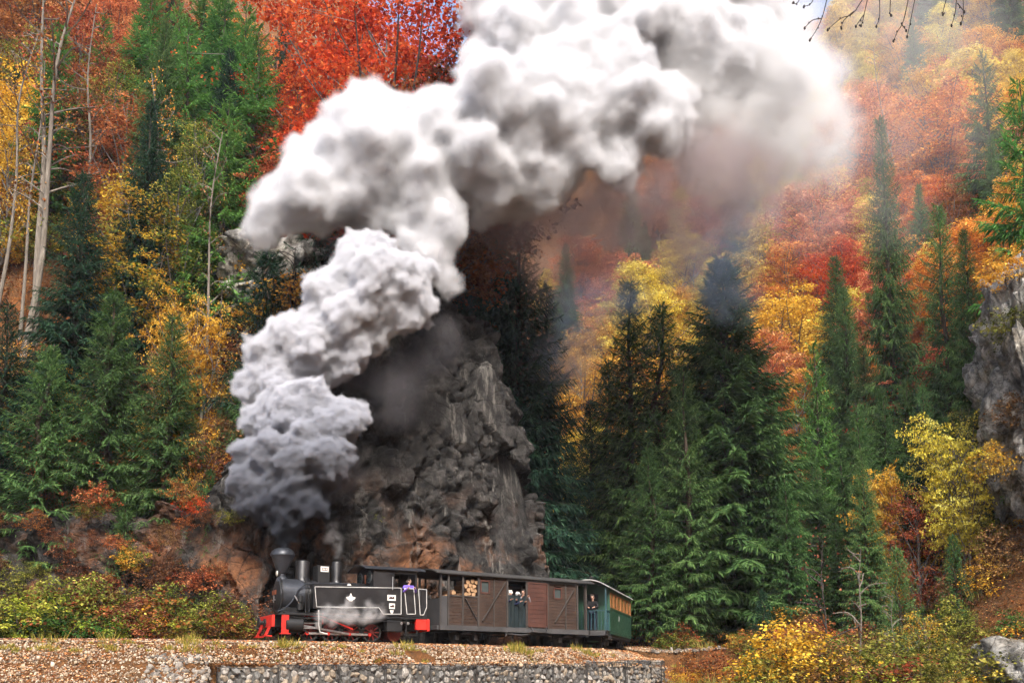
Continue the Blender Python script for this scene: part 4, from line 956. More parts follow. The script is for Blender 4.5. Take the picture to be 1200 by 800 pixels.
# ---- shared running gear
def bogie(car, x):
    bg_ = MB().box(x - .85, x + .85, .44, .52, .36, .52).box(x - .85, x + .85, -.52, -.44, .36, .52).box(x - .12, x + .12, -.5, .5, .4, .6).build('bogie', M['dark_iron'], car.e)
    for dx in (-.5, .5):
        for s in (1, -1):
            MB().lathe([(.31, 0), (.31, .03), (.28, .035), (.28, .11), (.06, .10), (.06, -.02)], (x + dx, s * .44 - (.055), .28), 'y', 20).build('wheel', M['dark_iron'], bg_, smooth=True)
            MB().box(x + dx - .1, x + dx + .1, s * .6 - .06, s * .6 + .06, .2, .42).build('axle_box', M['frame_grey'], bg_, bevel=.015)
        MB().lathe([(.05, -.44), (.05, .44)], (x + dx, 0, .28), 'y', 8).build('axle', M['dark_iron'], bg_)
    for s in (1, -1):
        k = MB()
        for i in range(4): k.box(x - .3 + i * .03, x + .3 - i * .03, s * .6 - .04, s * .6 + .04, .46 + i * .022, .478 + i * .022)
        o_ = k.build('leaf_spring', M['frame_grey'], bg_)
def roof(car, x0, x1, ze, rise, half, mat, th=.05, n=14):
    pr = [(y, ze + rise * (1 - (y / half) ** 2)) for y in np.linspace(-half, half, n)]; k = MB()
    vs = []; fs = []
    for y, z in pr: vs += [(x0, y, z), (x1, y, z), (x0, y, z + th), (x1, y, z + th)]
    for i in range(n - 1):
        a = i * 4; b_ = a + 4; fs += [(a, b_, b_ + 1, a + 1), (a + 2, a + 3, b_ + 3, b_ + 2), (a, a + 2, b_ + 2, b_), (a + 1, b_ + 1, b_ + 3, a + 3)]
    fs += [(0, 1, 3, 2), ((n-1)*4, (n-1)*4 + 2, (n-1)*4 + 3, (n-1)*4 + 1)]
    return k.add(vs, fs).build('roof', mat, car.e, smooth=True)

def boards(x0, x1, y, z0, z1, s, bh=.145, th=.03, hole=None):
    """horizontal planks with open joints between x0 and x1, leaving a window hole (xa, xb, za, zb)"""
    k = MB(); z = z0; rg = random.Random(int(x0 * 100))
    while z < z1 - .01:
        zt_ = min(z + bh - .012, z1); pr = rg.uniform(-.006, .006); ya, yb = sorted((y + s * pr, y + s * (pr - th)))
        if hole and zt_ > hole[2] and z < hole[3]:
            if hole[0] > x0 + .02: k.box(x0, hole[0], ya, yb, z, zt_)
            if hole[1] < x1 - .02: k.box(hole[1], x1, ya, yb, z, zt_)
        else: k.box(x0, x1, ya, yb, z, zt_)
        z += bh
    return k
# ---- brown van
TH2 = R(35)
WA = Car('wooden_van', (-3.72, 43.35), TH2, 8.35, 'long weathered brown wooden van with sliding door and firewood bay behind the locomotive', 'railway wagon', 1.02)
E = WA.e; xf, xr = WA.L / 2, -WA.L / 2; ZF = .80; ZR = 3.06
X = WA.X
MB().box(xr, xf, -.98, .98, .62, .78).build('underframe', M['frame_grey'], E)
for s in (1, -1): MB().box(xr, xf, min(s * .985, s * 1.03), max(s * .985, s * 1.03), .60, .82).build('sole_bar', M['frame_grey'], E)
MB().box(xr, xf, -.97, .97, .785, .815).build('floor', M['wood_grey'], E)
xs_ = {k: X(k) for k in (508, 525, 527, 541.5, 543.5, 560, 561.5, 594, 617, 618, 641, 677)}
x508 = min(xs_[508], xf - .05)
roof(WA, xs_[677] - .95, xf + .25, ZR, .24, 1.16, M['roof_felt'])
wz0 = WA.S(566, 694)[1]; wz1 = WA.S(566, 680)[1]; bayz = WA.S(530, 698)[1]
for s in (1, -1):
    y = s * 1.0
    MB().box(xs_[525], x508, min(y, y - s * .03), max(y, y - s * .03), ZF, bayz).build('sheet_panel', M['sheet_grey'], E)
    boards(xs_[543.5], xs_[527], y, ZF + .02, bayz, s).build('plank_wall', M['wood_brown'], E)
    boards(xs_[560], xs_[543.5], y, ZF + .02, bayz, s).build('plank_wall', M['wood_brown'], E)
    wa, wb = X(573.5), X(563.5)
    boards(xs_[594], xs_[561.5], y, ZF + .02, ZR, s, hole=(wa, wb, wz0, wz1)).build('plank_wall', M['wood_brown'], E)
    w2a, w2b = X(658), X(649.5); w2z0 = WA.S(654, 701)[1]; w2z1 = WA.S(654, 689)[1]
    boards(xs_[677], xs_[641], y, ZF + .02, ZR, s, hole=(w2a, w2b, w2z0, w2z1)).build('plank_wall', M['wood_brown'], E)
    for (a0, a1, c0, c1) in ((wa, wb, wz0, wz1), (w2a, w2b, w2z0, w2z1)):
        k = MB(); seg_line(k, [(a0, c0), (a1, c0), (a1, c1), (a0, c1)], y + s * .012, .07, .04)
        wf = k.build('window', M['wood_red'], E)
        MB().box(a0, a1, min(y - s * .02, y - s * .03), max(y - s * .02, y - s * .03), c0, c1).build('pane', M['green_glass'], wf)
    sdx0, sdx1 = xs_[641], xs_[618]
    dr = boards(sdx0, sdx1, y + s * .05, ZF + .08, ZR - .12, s, .2).build('sliding_door', M['wood_red'], E)
    k = MB(); seg_line(k, [(sdx0 + .03, ZF + .1), (sdx1 - .03, ZF + .1), (sdx1 - .03, ZR - .14), (sdx0 + .03, ZR - .14)], y + s * .068, .07, .03); k.build('door_frame', M['wood_red'], dr)
    MB().bar((X(677) + .2, y + s * .07, ZR - .08), (xs_[594], y + s * .07, ZR - .08), .03, .05).build('door_rail', M['dark_iron'], E)
    # half door across the opening, posts and braces
    hd = MB(); n = 5; ha, hb = xs_[617] + .03, xs_[594] - .03; hz = WA.S(606, 697)[1]
    for i in range(n): hd.box(ha + (hb - ha) * i / n + .008, ha + (hb - ha) * (i + 1) / n - .008, min(y, y - s * .04), max(y, y - s * .04), ZF + .02, hz)
    hd.build('half_door', M['door_teal'], E)
    for k_ in (525.5, 542.5, 560.8, 594.5, 617.2, 642, 676.5):
        x = X(k_); MB().box(x - .045, x + .045, min(y + s * .001, y + s * .045), max(y + s * .001, y + s * .045), ZF, ZR).build('post', M['wood_grey'], E)
    for (p0, p1) in (((579, 733), (579, 672)), ((663, 736), (663, 684))):
        x = X(p0[0]); MB().box(x - .035, x + .035, min(y + s * .007, y + s * .04), max(y + s * .007, y + s * .04), ZF, ZR).build('post', M['wood_grey'], E)
    for (p0, p1) in (((545, 701), (559, 727)), ((565, 727), (592, 682)), ((650, 729), (672, 691))):
        a, c = WA.S(*p0), WA.S(*p1); MB().bar((a[0], y + s * .058, a[1]), (c[0], y + s * .058, c[1]), .03, .075, (0, 1, 0)).build('brace', M['wood_grey'], E)
    MB().box(xs_[560], xs_[527], min(y - s * .02, y + s * .04), max(y - s * .02, y + s * .04), bayz, bayz + .05).build('bay_sill', M['wood_grey'], E)
    MB().box(xs_[677], x508, min(y + s * .002, y + s * .03), max(y + s * .002, y + s * .03), ZR - .06, ZR).build('top_rail', M['wood_grey'], E)
    # truss rod
    pp = [WA.S(*q) for q in ((571, 734), (583, 737.5), (597, 742), (612, 743.5), (628, 742), (640, 739), (652, 738))]
    MB().tube([(a, s * .95, c) for a, c in pp], .03, 6).build('truss_rod', M['frame_grey'], E, smooth=True)
    for q in (594, 629):
        x = X(q); MB().bar((x, s * .95, .42), (x, s * .95, .64), .06, .05).build('queen_post', M['frame_grey'], E)
    MB().box(X(640), X(621), min(s * 1.0, s * 1.25), max(s * 1.0, s * 1.25), .62, .66).bar((X(639), s * 1.2, .64), (X(639), s * 1.0, .95), .03, .04).bar((X(622), s * 1.2, .64), (X(622), s * 1.0, .95), .03, .04).build('step', M['frame_grey'], E)
    MB().box(xr + .02, xr + .1, min(s * .8, s * .95), max(s * .8, s * .95), ZF, ZR).build('end_post', M['wood_grey'], E)
MB().box(xs_[561.5] - .03, xs_[561.5], -.97, .97, ZF, ZR).build('bulkhead', M['wood_brown'], E)
MB().box(xs_[677], xs_[677] + .03, -.97, .97, ZF, ZR + .1).build('end_wall', M['wood_brown'], E)
MB().box(xf - .04, xf, -.97, .97, ZF, bayz - .1).build('end_panel', M['sheet_grey'], E)
for s in (1, -1): MB().box(xf - .1, xf - .02, min(s * .88, s * .98), max(s * .88, s * .98), ZF, ZR).build('end_post', M['wood_grey'], E)
for x in (xf - 1.6, xs_[677] + .3): bogie(WA, x)
for x in (xf, xr): MB().box(x - .08, x + .08, -.9, .9, .6, .8).build('head_stock', M['frame_grey'], E, bevel=.02)
MB().lathe([(.07, 0), (.07, .2), (.17, .21), (.17, .25)], (xf, 0, .72), 'x', 14).build('coupler', M['dark_iron'], E)
# a pile of firewood in the van's open bay
FW = empty('firewood_pile', WA.e.matrix_basis @ Vector(((xs_[561.5] + x508) / 2, 0, ZF + .02)), math.pi + TH2); setp(FW, 'split firewood logs stacked in the open bay of the brown van', 'firewood')
_rg = random.Random(5)
def log_mesh(i):
    n = 9; L = .92; k = MB(); rads = [(.105 + .02 * math.sin(3 * t + i)) * (1 if _rg.random() > .3 else .86) for t in np.linspace(0, 6.28, n, endpoint=False)]
    vs = [(math.cos(2*math.pi*j/n) * rads[j], e * L / 2, math.sin(2*math.pi*j/n) * rads[j]) for e in (-1, 1) for j in range(n)]
    me = bpy.data.meshes.new('log'); me.from_pydata(vs, [], [tuple(range(n)), tuple(range(2*n - 1, n - 1, -1))] + [(j, j + n, (j+1) % n + n, (j+1) % n) for j in range(n)])
    me.materials.append(M['log_bark']); me.materials.append(M['log_end']); me.polygons[0].material_index = 1; me.polygons[1].material_index = 1; return me
LOGS = [log_mesh(i) for i in range(5)]
bay0, bay1 = xs_[561.5] + .12, x508 - .12; xm = (xs_[561.5] + x508) / 2; nc = int((bay1 - bay0) / .205)
for j in range(nc):
    u = j / max(1, nc - 1); top = 2.05 if u < .35 else (1.45 + .25 * math.sin(9 * u)); top = 2.05 if u < .3 else top - .25 * (u > .72)
    for r_ in range(int(top / .185)):
        z = .1 + r_ * .186 + (.05 if j % 2 else 0)
        if z < 1.0 and False: continue
        o_ = link('log', LOGS[_rg.randrange(5)], FW); o_.location = (bay0 - xm + j * .205 + (.1 if r_ % 2 else 0) + _rg.uniform(-.02, .02), .46 + _rg.uniform(-.06, .03), z); o_.rotation_euler = (0, _rg.random() * 6.28, _rg.uniform(-.08, .08))

# ---- green coach
TH3 = R(74.5)
CO = Car('passenger_coach', (3.78, 48.45), TH3, 8.0, 'green passenger coach with amber windows, open end platform and pale arched roof', 'railway coach', .98)
E = CO.e; xf, xr = CO.L / 2, -CO.L / 2; ZF = .85; ZR = 2.98; xb = xf - .95
MB().box(xr, xf, -.9, .9, .62, .84).build('underframe', M['dark_iron'], E)
MB().box(xr, xf, -.95, .95, .845, .875).build('floor', M['wood_grey'], E)
roof(CO, xr - .1, xf + .15, ZR, .38, 1.08, M['roof_grey'], .05)
nw = 6; gap = (xb - xr - .3) / nw
for s in (1, -1):
    y = s * .95; k = MB(); x = xr
    while x < xb - .02:
        x2 = min(x + .30, xb); k.box(x + .006, x2 - .006, min(y, y - s * .03), max(y, y - s * .03), ZF - .1, 1.98); x += .30
    k.build('plank_side', M['coach_green'], E)
    MB().box(xr, xb, min(y, y + s * .02), max(y, y + s * .02), 1.98, 2.06).build('waist_rail', M['coach_green'], E)
    MB().box(xr, xb, min(y, y + s * .02), max(y, y + s * .02), 2.84, ZR + .02).build('cant_rail', M['coach_green'], E)
    for i in range(nw + 1):
        x = xr + .15 + i * gap; MB().box(x - .09, x + .09, min(y - s * .03, y + s * .012), max(y - s * .03, y + s * .012), 2.06, 2.84).build('window_post', M['amber_wood'], E)
    for i in range(nw):
        x0, x1 = xr + .15 + i * gap + .09, xr + .15 + (i + 1) * gap - .09
        k = MB(); seg_line(k, [(x0 + .03, 2.09), (x1 - .03, 2.09), (x1 - .03, 2.81), (x0 + .03, 2.81)], y - s * .01, .07, .035)
        wf = k.build('window', M['amber_wood'], E)
        MB().box(x0, x1, min(y - s * .03, y - s * .04), max(y - s * .03, y - s * .04), 2.06, 2.84).build('pane', M['amber_reflection_glass'], wf)
    MB().box(.2, .35, min(y, y + s * .01), max(y, y + s * .01), 1.5, 1.78).build('side_number', M['white_line'], E)
    # end platform: corner posts, railing
    MB().box(xf - .1, xf - .02, min(s * .86, s * .94), max(s * .86, s * .94), ZF, ZR).build('corner_post', M['coach_teal'], E)
    k = MB().bar((xb, s * .92, 1.85), (xf - .06, s * .92, 1.85), .05, .05)
    k.build('hand_rail', M['coach_teal'], E)
    for i in range(4):
        x = xb + .12 + i * .22; MB().box(x - .015, x + .015, min(s * .905, s * .935), max(s * .905, s * .935), ZF, 1.85).build('baluster', M['coach_teal'], E)
MB().bar((xf - .05, -.9, 1.85), (xf - .05, .9, 1.85), .05, .05).build('hand_rail', M['coach_teal'], E)
for i in range(11):
    y = -.82 + i * .164; MB().box(xf - .065, xf - .035, y - .016, y + .016, ZF, 1.85).build('baluster', M['coach_teal'], E)
k = MB().box(xb - .04, xb, -.95, -.35, ZF, ZR + .2).box(xb - .04, xb, .35, .95, ZF, ZR + .2).box(xb - .04, xb, -.35, .35, 2.75, ZR + .3)
k.build('end_wall', M['coach_green'], E)
MB().box(xb - .06, xb - .045, -.35, .35, ZF, 2.75).build('end_door', M['door_teal'], E)
MB().box(xr, xr + .04, -.95, .95, ZF, ZR + .25).build('end_wall', M['coach_green'], E)
st = MB().tube([(xf - 2.6, -.3, ZR + .3), (xf - 2.6, -.3, ZR + .75)], .07, 10).lathe([(.14, 0), (.03, .1)], (xf - 2.6, -.3, ZR + .78), 'z', 10).build('stove_pipe', M['dark_iron'], E)
for x in (xf - 1.5, xr + 1.5): bogie(CO, x)
for x in (xf, xr): MB().box(x - .08, x + .08, -.85, .85, .6, .83).build('head_stock', M['frame_grey'], E, bevel=.02)
for s in (1, -1): MB().box(xb + .1, xf - .1, min(s * .95, s * 1.12), max(s * .95, s * 1.12), .42, .46).bar((xb + .15, s * 1.05, .44), (xb + .15, s * .9, .8), .03, .04).bar((xf - .15, s * 1.05, .44), (xf - .15, s * .9, .8), .03, .04).build('step', M['dark_iron'], E)
MB().lathe([(.07, 0), (.07, .2), (.17, .21), (.17, .25)], (xf, 0, .72), 'x', 14).build('coupler', M['dark_iron'], E)

# ------------------------------------------------------------------ people
def skin_mesh(name, joints, bones, mat, sub=2):
    """joints: {key: (pos, radius)}, bones: [(a, b)], first joint is the root"""
    keys = list(joints); me = bpy.data.meshes.new(name); me.from_pydata([joints[k][0] for k in keys], [(keys.index(a), keys.index(b)) for a, b in bones], [])
    o = bpy.data.objects.new(name, me); COL.objects.link(o); sk = o.modifiers.new('skin', 'SKIN'); sk.use_smooth_shade = True
    o.modifiers.new('sub', 'SUBSURF').levels = sub
    for i, k in enumerate(keys):
        r_ = joints[k][1]; me.skin_vertices[0].data[i].radius = r_ if hasattr(r_, '__len__') else (r_, r_); me.skin_vertices[0].data[i].use_root = i == 0
    dg = bpy.context.evaluated_depsgraph_get(); m2 = bpy.data.meshes.new_from_object(o.evaluated_get(dg)); bpy.data.objects.remove(o)
    m2.materials.clear(); m2.materials.append(mat); m2.name = name; return m2
M['skin'] = plain('skin', (.50, .29, .21), .55, 0, .12, 9, .35)
M['dark_hair'] = plain('dark_hair', (.03, .02, .015), .6, 0, .3, 30)
M['white_hair'] = plain('white_hair', (.6, .58, .55), .7, 0, .15, 30)
M['eye'] = plain('eye', (.02, .02, .02), .2, 0, .1, 9)
M['navy_cloth'] = plain('navy_cloth', (.018, .024, .055), .9, 0, .3, 8, .2, .3)
M['violet_cloth'] = plain('violet_cloth', (.16, .11, .50), .85, 0, .25, 8, .2, .3)
M['grey_cloth'] = plain('grey_cloth', (.30, .31, .36), .85, 0, .2, 8, .2, .3)
M['black_cloth'] = plain('black_cloth', (.014, .014, .016), .9, 0, .3, 8, .2, .3)
M['jeans'] = plain('jeans', (.03, .045, .075), .9, 0, .3, 8, .2, .3)
M['white_cap'] = plain('white_cap', (.62, .62, .62), .8, 0, .12, 8)
def person(car, x, y, zfoot, face, coat, legs, hair, label, lean=0.0, arms='rail', hand_z=1.05, cap=None, turn=0.0, scale=1.0):
    """stands at car-local (x, y); face = heading angle in car space; arms on a rail in front, or hanging"""
    e = empty('person', car.e.matrix_basis @ Vector((x, y, zfoot)), math.pi + car.t + face); e.scale = (scale,) * 3; setp(e, label, 'person')
    # person space: +x forward, +y left, z up, feet at 0
    L = lean; sh = 1.42 - .12 * abs(L); cx_ = .45 * L
    top = {'pel': ((0, 0, .95), (.15, .12)), 'waist': ((.02 + cx_ * .3, 0, 1.10), (.15, .115)), 'chest': ((.03 + cx_ * .75, 0, 1.30), (.17, .13)), 'neck0': ((.01 + cx_, 0, sh + .03), .075)}
    bones = [('pel', 'waist'), ('waist', 'chest'), ('chest', 'neck0')]
    hands = []
    for s in (1, -1):
        a = 'l' if s > 0 else 'r'; S_ = (cx_ * .95, s * .19, sh - .03)
        if arms == 'rail': el = (cx_ + .16, s * .28, sh - .27); ha = (cx_ + .40, s * .16, hand_z)
        else: el = (cx_ - .02, s * .27, sh - .30); ha = (cx_ + .1, s * .28, sh - .54)
        top['s' + a] = (S_, .085); top['e' + a] = (el, .058); top['w' + a] = (ha, .045)
        bones += [('chest', 's' + a), ('s' + a, 'e' + a), ('e' + a, 'w' + a)]; hands.append((Vector(el), Vector(ha), s))
    body = {'pel': ((0, 0, .93), (.15, .12))}; bb_ = []
    for s in (1, -1):
        a = 'l' if s > 0 else 'r'
        body.update({'h' + a: ((0, s * .09, .88), .095), 'k' + a: ((.02, s * .10, .48), .065), 'a' + a: ((-.01, s * .105, .09), .045), 't' + a: ((.15, s * .115, .035), .04)})
        bb_ += [('pel', 'h' + a), ('h' + a, 'k' + a), ('k' + a, 'a' + a), ('a' + a, 't' + a)]
    link('trousers', skin_mesh('trousers', body, bb_, legs), e); link('jacket', skin_mesh('jacket', top, bones, coat), e)
    hp = Vector((cx_ + .02, 0, sh)); ct, st_ = math.cos(turn), math.sin(turn)
    F_ = lambda fx, fy, fz: (hp.x + fx * ct - fy * st_, hp.y + fx * st_ + fy * ct, hp.z + fz)
    hj = {'n0': (F_(-.01, 0, 0), .055), 'n1': (F_(.01, 0, .09), .055), 'jaw': (F_(.035, 0, .14), (.06, .06)), 'mid': (F_(.02, 0, .20), (.082, .09)), 'top': (F_(.0, 0, .275), (.07, .08)), 'nose': (F_(.125, 0, .185), .014),
          'el': (F_(.01, .09, .19), .016), 'er': (F_(.01, -.09, .19), .016)}
    hd = link('head', skin_mesh('head', hj, [('n0', 'n1'), ('n1', 'jaw'), ('jaw', 'mid'), ('mid', 'top'), ('mid', 'nose'), ('mid', 'el'), ('mid', 'er')], M['skin']), e)
    k = MB()
    for s in (1, -1): k.lathe([(0, -.012), (.012, 0), (0, .012)], F_(.098, s * .034, .215), 'z', 8)
    o_ = k.build('eyes', M['eye'], hd); o_['kind'] = 'stuff'
    MB().bar(F_(.096, -.025, .13), F_(.096, .025, .13), .012, .008).build('mouth', M['wood_red'], hd)
    ha_ = {'a': (F_(-.03, 0, .26), (.095, .095)), 'b': (F_(-.045, 0, .19), (.085, .08)), 'c': (F_(.03, 0, .295), (.075, .06))}
    link('hair', skin_mesh('hair', ha_, [('a', 'b'), ('a', 'c')], hair), hd)
    if cap: MB().lathe([(.115, 0), (.11, .06), (.07, .11), (0, .12)], F_(-.01, 0, .265), 'z', 16).box(*(lambda q: (q[0], q[0] + .12, q[1] - .07, q[1] + .07, q[2], q[2] + .012))(F_(.08, 0, .27))).build('cap', cap, hd, smooth=True)
    for el, ha, s in hands:
        d = (ha - el).normalized(); side = d.cross(Vector((0, 0, 1))).normalized(); j = {'w': (tuple(ha - d * .03), .03), 'p': (tuple(ha + d * .06), (.042, .022))}; bn = [('w', 'p')]
        for i in range(4):
            o0 = side * (i - 1.5) * .019; ln = (.07, .08, .075, .06)[i]; b0 = ha + d * .09 + o0
            j['f%da' % i] = (tuple(b0), .0095); j['f%db' % i] = (tuple(b0 + d * ln * .5 + Vector((0, 0, -.015))), .0085); j['f%dc' % i] = (tuple(b0 + d * ln * .8 + Vector((0, 0, -.045))), .0075)
            bn += [('p', 'f%da' % i), ('f%da' % i, 'f%db' % i), ('f%db' % i, 'f%dc' % i)]
        tb = ha + d * .02 + side * s * .04; j['t0'] = (tuple(tb), .011); j['t1'] = (tuple(tb + d * .045 + side * s * .02 + Vector((0, 0, -.01))), .009); bn += [('w', 't0'), ('t0', 't1')]
        link('hand', skin_mesh('hand', j, bn, M['skin'], 1), e)
    return e
Hd = math.pi / 2
person(LO, LO.X(478, 680, .7), .66, 1.04, Hd - .1, M['violet_cloth'], M['navy_cloth'], M['dark_hair'], 'engine driver in violet and navy jacket leaning in the cab opening', .35, 'rail', 1.25, turn=.9)
dx = WA.X(606)
person(WA, WA.X(596.5, 690, .62), .62, .815, Hd - .15, M['navy_cloth'], M['black_cloth'], M['white_hair'], 'white haired person in navy coat at the edge of the van door', .22, 'rail', 1.28, scale=.98)
person(WA, WA.X(603.5, 690, .66), .66, .815, Hd + .1, M['navy_cloth'], M['black_cloth'], M['white_hair'], 'stooping person in navy coat and pale cap in the van door', .42, 'rail', 1.24, cap=M['white_cap'], scale=.95)
person(WA, WA.X(612.5, 690, .60), .60, .815, Hd - .4, M['grey_cloth'], M['black_cloth'], M['dark_hair'], 'person in pale grey jacket raising hands in the van door', .25, 'rail', 1.36, turn=-.5, scale=1.05)
person(CO, CO.L / 2 - .42, .18, .875, .0, M['black_cloth'], M['jeans'], M['dark_hair'], 'person in dark jacket standing on the green coach end platform', .1, 'rail', 1.12, cap=None, scale=1.02)

# ------------------------------------------------------------------ railway track
trk = empty('railway_track', (0, 0, 0)); setp(trk, 'narrow gauge railway track curving past the cliff', 'track', kind='structure')
_aa = np.arange(arc_at_x(-40), arc_at_x(3.0) + 24, .5)
for s in (.38, -.38):
    k = MB(); prof = [(-.05, -.125), (.05, -.125), (.05, -.11), (.012, -.10), (.012, -.035), (.032, -.03), (.032, 0), (-.032, 0), (-.032, -.03), (-.012, -.035), (-.012, -.10), (-.05, -.11)]
    X_, Y_ = along(_aa, s); _, _, dx_, dy_ = track_frame(_aa); n = len(prof); vs = []; fs = []
    for x, y, dx, dy in zip(X_, Y_, dx_, dy_): vs += [(x - dy * p, y + dx * p, z) for p, z in prof]
    for i in range(len(_aa) - 1):
        for j in range(n): fs.append((i*n + j, i*n + (j+1) % n, (i+1)*n + (j+1) % n, (i+1)*n + j))
    k.add(vs, fs).build('rail', M['rail_steel'], trk)
M['sleeper'] = plain('sleeper_wood', (.07, .055, .045), .9, 0, .35, 5, .2, .3)
_sl = MB().box(-.75, .75, -.1, .1, -.26, -.128).build('sleeper', M['sleeper'], trk, bevel=.01).data
bpy.data.objects.remove(bpy.data.objects['sleeper'])
for a in np.arange(arc_at_x(-30), arc_at_x(3.0) + 20, .62):
    x, y, dx, dy = track_frame(np.array([a])); o_ = link('sleeper', _sl, trk); o_.location = (x[0], y[0], 0); o_.rotation_euler = (0, 0, math.atan2(dy[0], dx[0]) + math.pi / 2 + TR.uniform(-.02, .02))

# ------------------------------------------------------------------ stones
def stone_meshes(prefix, mats, n, seed, squash=.75):
    rg = np.random.default_rng(seed); out = []
    for i in range(n):
        bm = bmesh.new(); bmesh.ops.create_icosphere(bm, subdivisions=1, radius=.5)
        for v in bm.verts: v.co *= 1 + rg.normal() * .11; v.co.z *= squash; v.co.x *= 1.15
        # knock flat faces on
        for _ in range(4):
            nrm = Vector(rg.normal(size=3)).normalized(); dd = .36 + .08 * rg.random()
            for v in bm.verts:
                e_ = v.co.dot(nrm) - dd
                if e_ > 0: v.co -= nrm * e_
        me = bpy.data.meshes.new(prefix); bm.to_mesh(me); bm.free(); me.materials.append(mats[i % len(mats)]); out.append(me)
    return out
GS = [plain('gabion_stone_pale', (.27, .25, .225), .9, 0, .35, 3, .2, .4), plain('gabion_stone_grey', (.17, .165, .155), .9, 0, .35, 3, .2, .4), plain('gabion_stone_warm', (.25, .205, .155), .9, 0, .35, 3, .2, .4), plain('gabion_stone_dark', (.095, .09, .085), .9, 0, .35, 3, .2, .4)]
SM = stone_meshes('stone', GS, 12, 4)
M['wire'] = plain('rusty_wire', (.045, .04, .037), .7, .4, .3, 9)
M['core'] = plain('gabion_core', (.07, .067, .062), .95, 0, .3, 5)
BL = 1.95; nb = int((GAB_A1 - GAB_A0) / BL); SG = -3.2
_rg = random.Random(12)
for i in range(nb):
    a0 = GAB_A0 + i * BL; am = a0 + BL / 2; zt = float(gab_top(am)) + (-.05, .04, 0, .06, -.03)[i % 5]; x, y = along(np.array([a0, a0 + BL, am]), SG)
    lab = ['at the low left end of the stone wall', 'second from the low left end of the stone wall'][i] if i < 2 else ('at the bend of the stone wall below the coach' if i == nb - 1 else 'in the middle of the wall below the train')
    g = empty('gabion_basket', (x[2], y[2], zt), math.atan2(y[1] - y[0], x[1] - x[0])); L = math.hypot(x[1] - x[0], y[1] - y[0])
    setp(g, 'wire gabion basket of grey stones ' + lab, 'gabion', 'gabion baskets of the retaining wall')
    HG = 1.15; MB().box(-L / 2 + .03, L / 2 - .03, .12, .9, -HG, -.14).build('fill', M['core'], g)
    k = MB(); r_ = .016
    for (p, q) in (((-L/2, 0, 0), (L/2, 0, 0)), ((-L/2, 0, -HG), (L/2, 0, -HG)), ((-L/2, 0, 0), (-L/2, 0, -HG)), ((L/2 - .01, 0, 0), (L/2 - .01, 0, -HG)), ((-L/2, 0, 0), (-L/2, .9, .03)), ((L/2 - .01, 0, 0), (L/2 - .01, .9, .03))):
        k.tube([p, ((p[0] + q[0]) / 2, (p[1] + q[1]) / 2 - .01, (p[2] + q[2]) / 2 - (.02 if p[2] == q[2] else 0)), q], r_ * 1.1, 5)
    k.build('wire_frame', M['wire'], g)
    k = MB()
    for u in np.arange(-L / 2 + .12, L / 2, .14):
        k.bar((u, -.03, 0), (u + .07, -.03, -.3), .006, .006).bar((u + .07, -.03, -.3), (u, -.03, -.6), .006, .006)
    o_ = k.build('wire_mesh', M['wire'], g); o_['kind'] = 'stuff'
    for row in range(5):
        u = -L / 2 + .1
        while u < L / 2 - .06:
            sz = _rg.choice((.2, .26, .34, .42)) * _rg.uniform(.9, 1.1); o_ = link('stone', SM[_rg.randrange(12)], g)
            o_.location = (u + sz * .4, .13 + _rg.uniform(-.03, .05), -.10 - row * .215 + _rg.uniform(-.03, .03)); o_.rotation_euler = (_rg.random() * 6, _rg.random() * 6, _rg.random() * 6); o_.scale = (sz * 1.05, sz * .8, sz * .9)
            u += sz * .92
    for row in range(2):
        u = -L / 2 + .1
        while u < L / 2 - .06:
            sz = _rg.uniform(.2, .32); o_ = link('stone', SM[_rg.randrange(12)], g); o_.location = (u + sz * .4, .34 + row * .24, -.06 + _rg.uniform(-.03, .03)); o_.rotation_euler = (_rg.random() * 6, _rg.random() * 6, _rg.random() * 6); o_.scale = (sz,) * 3; u += sz * .9

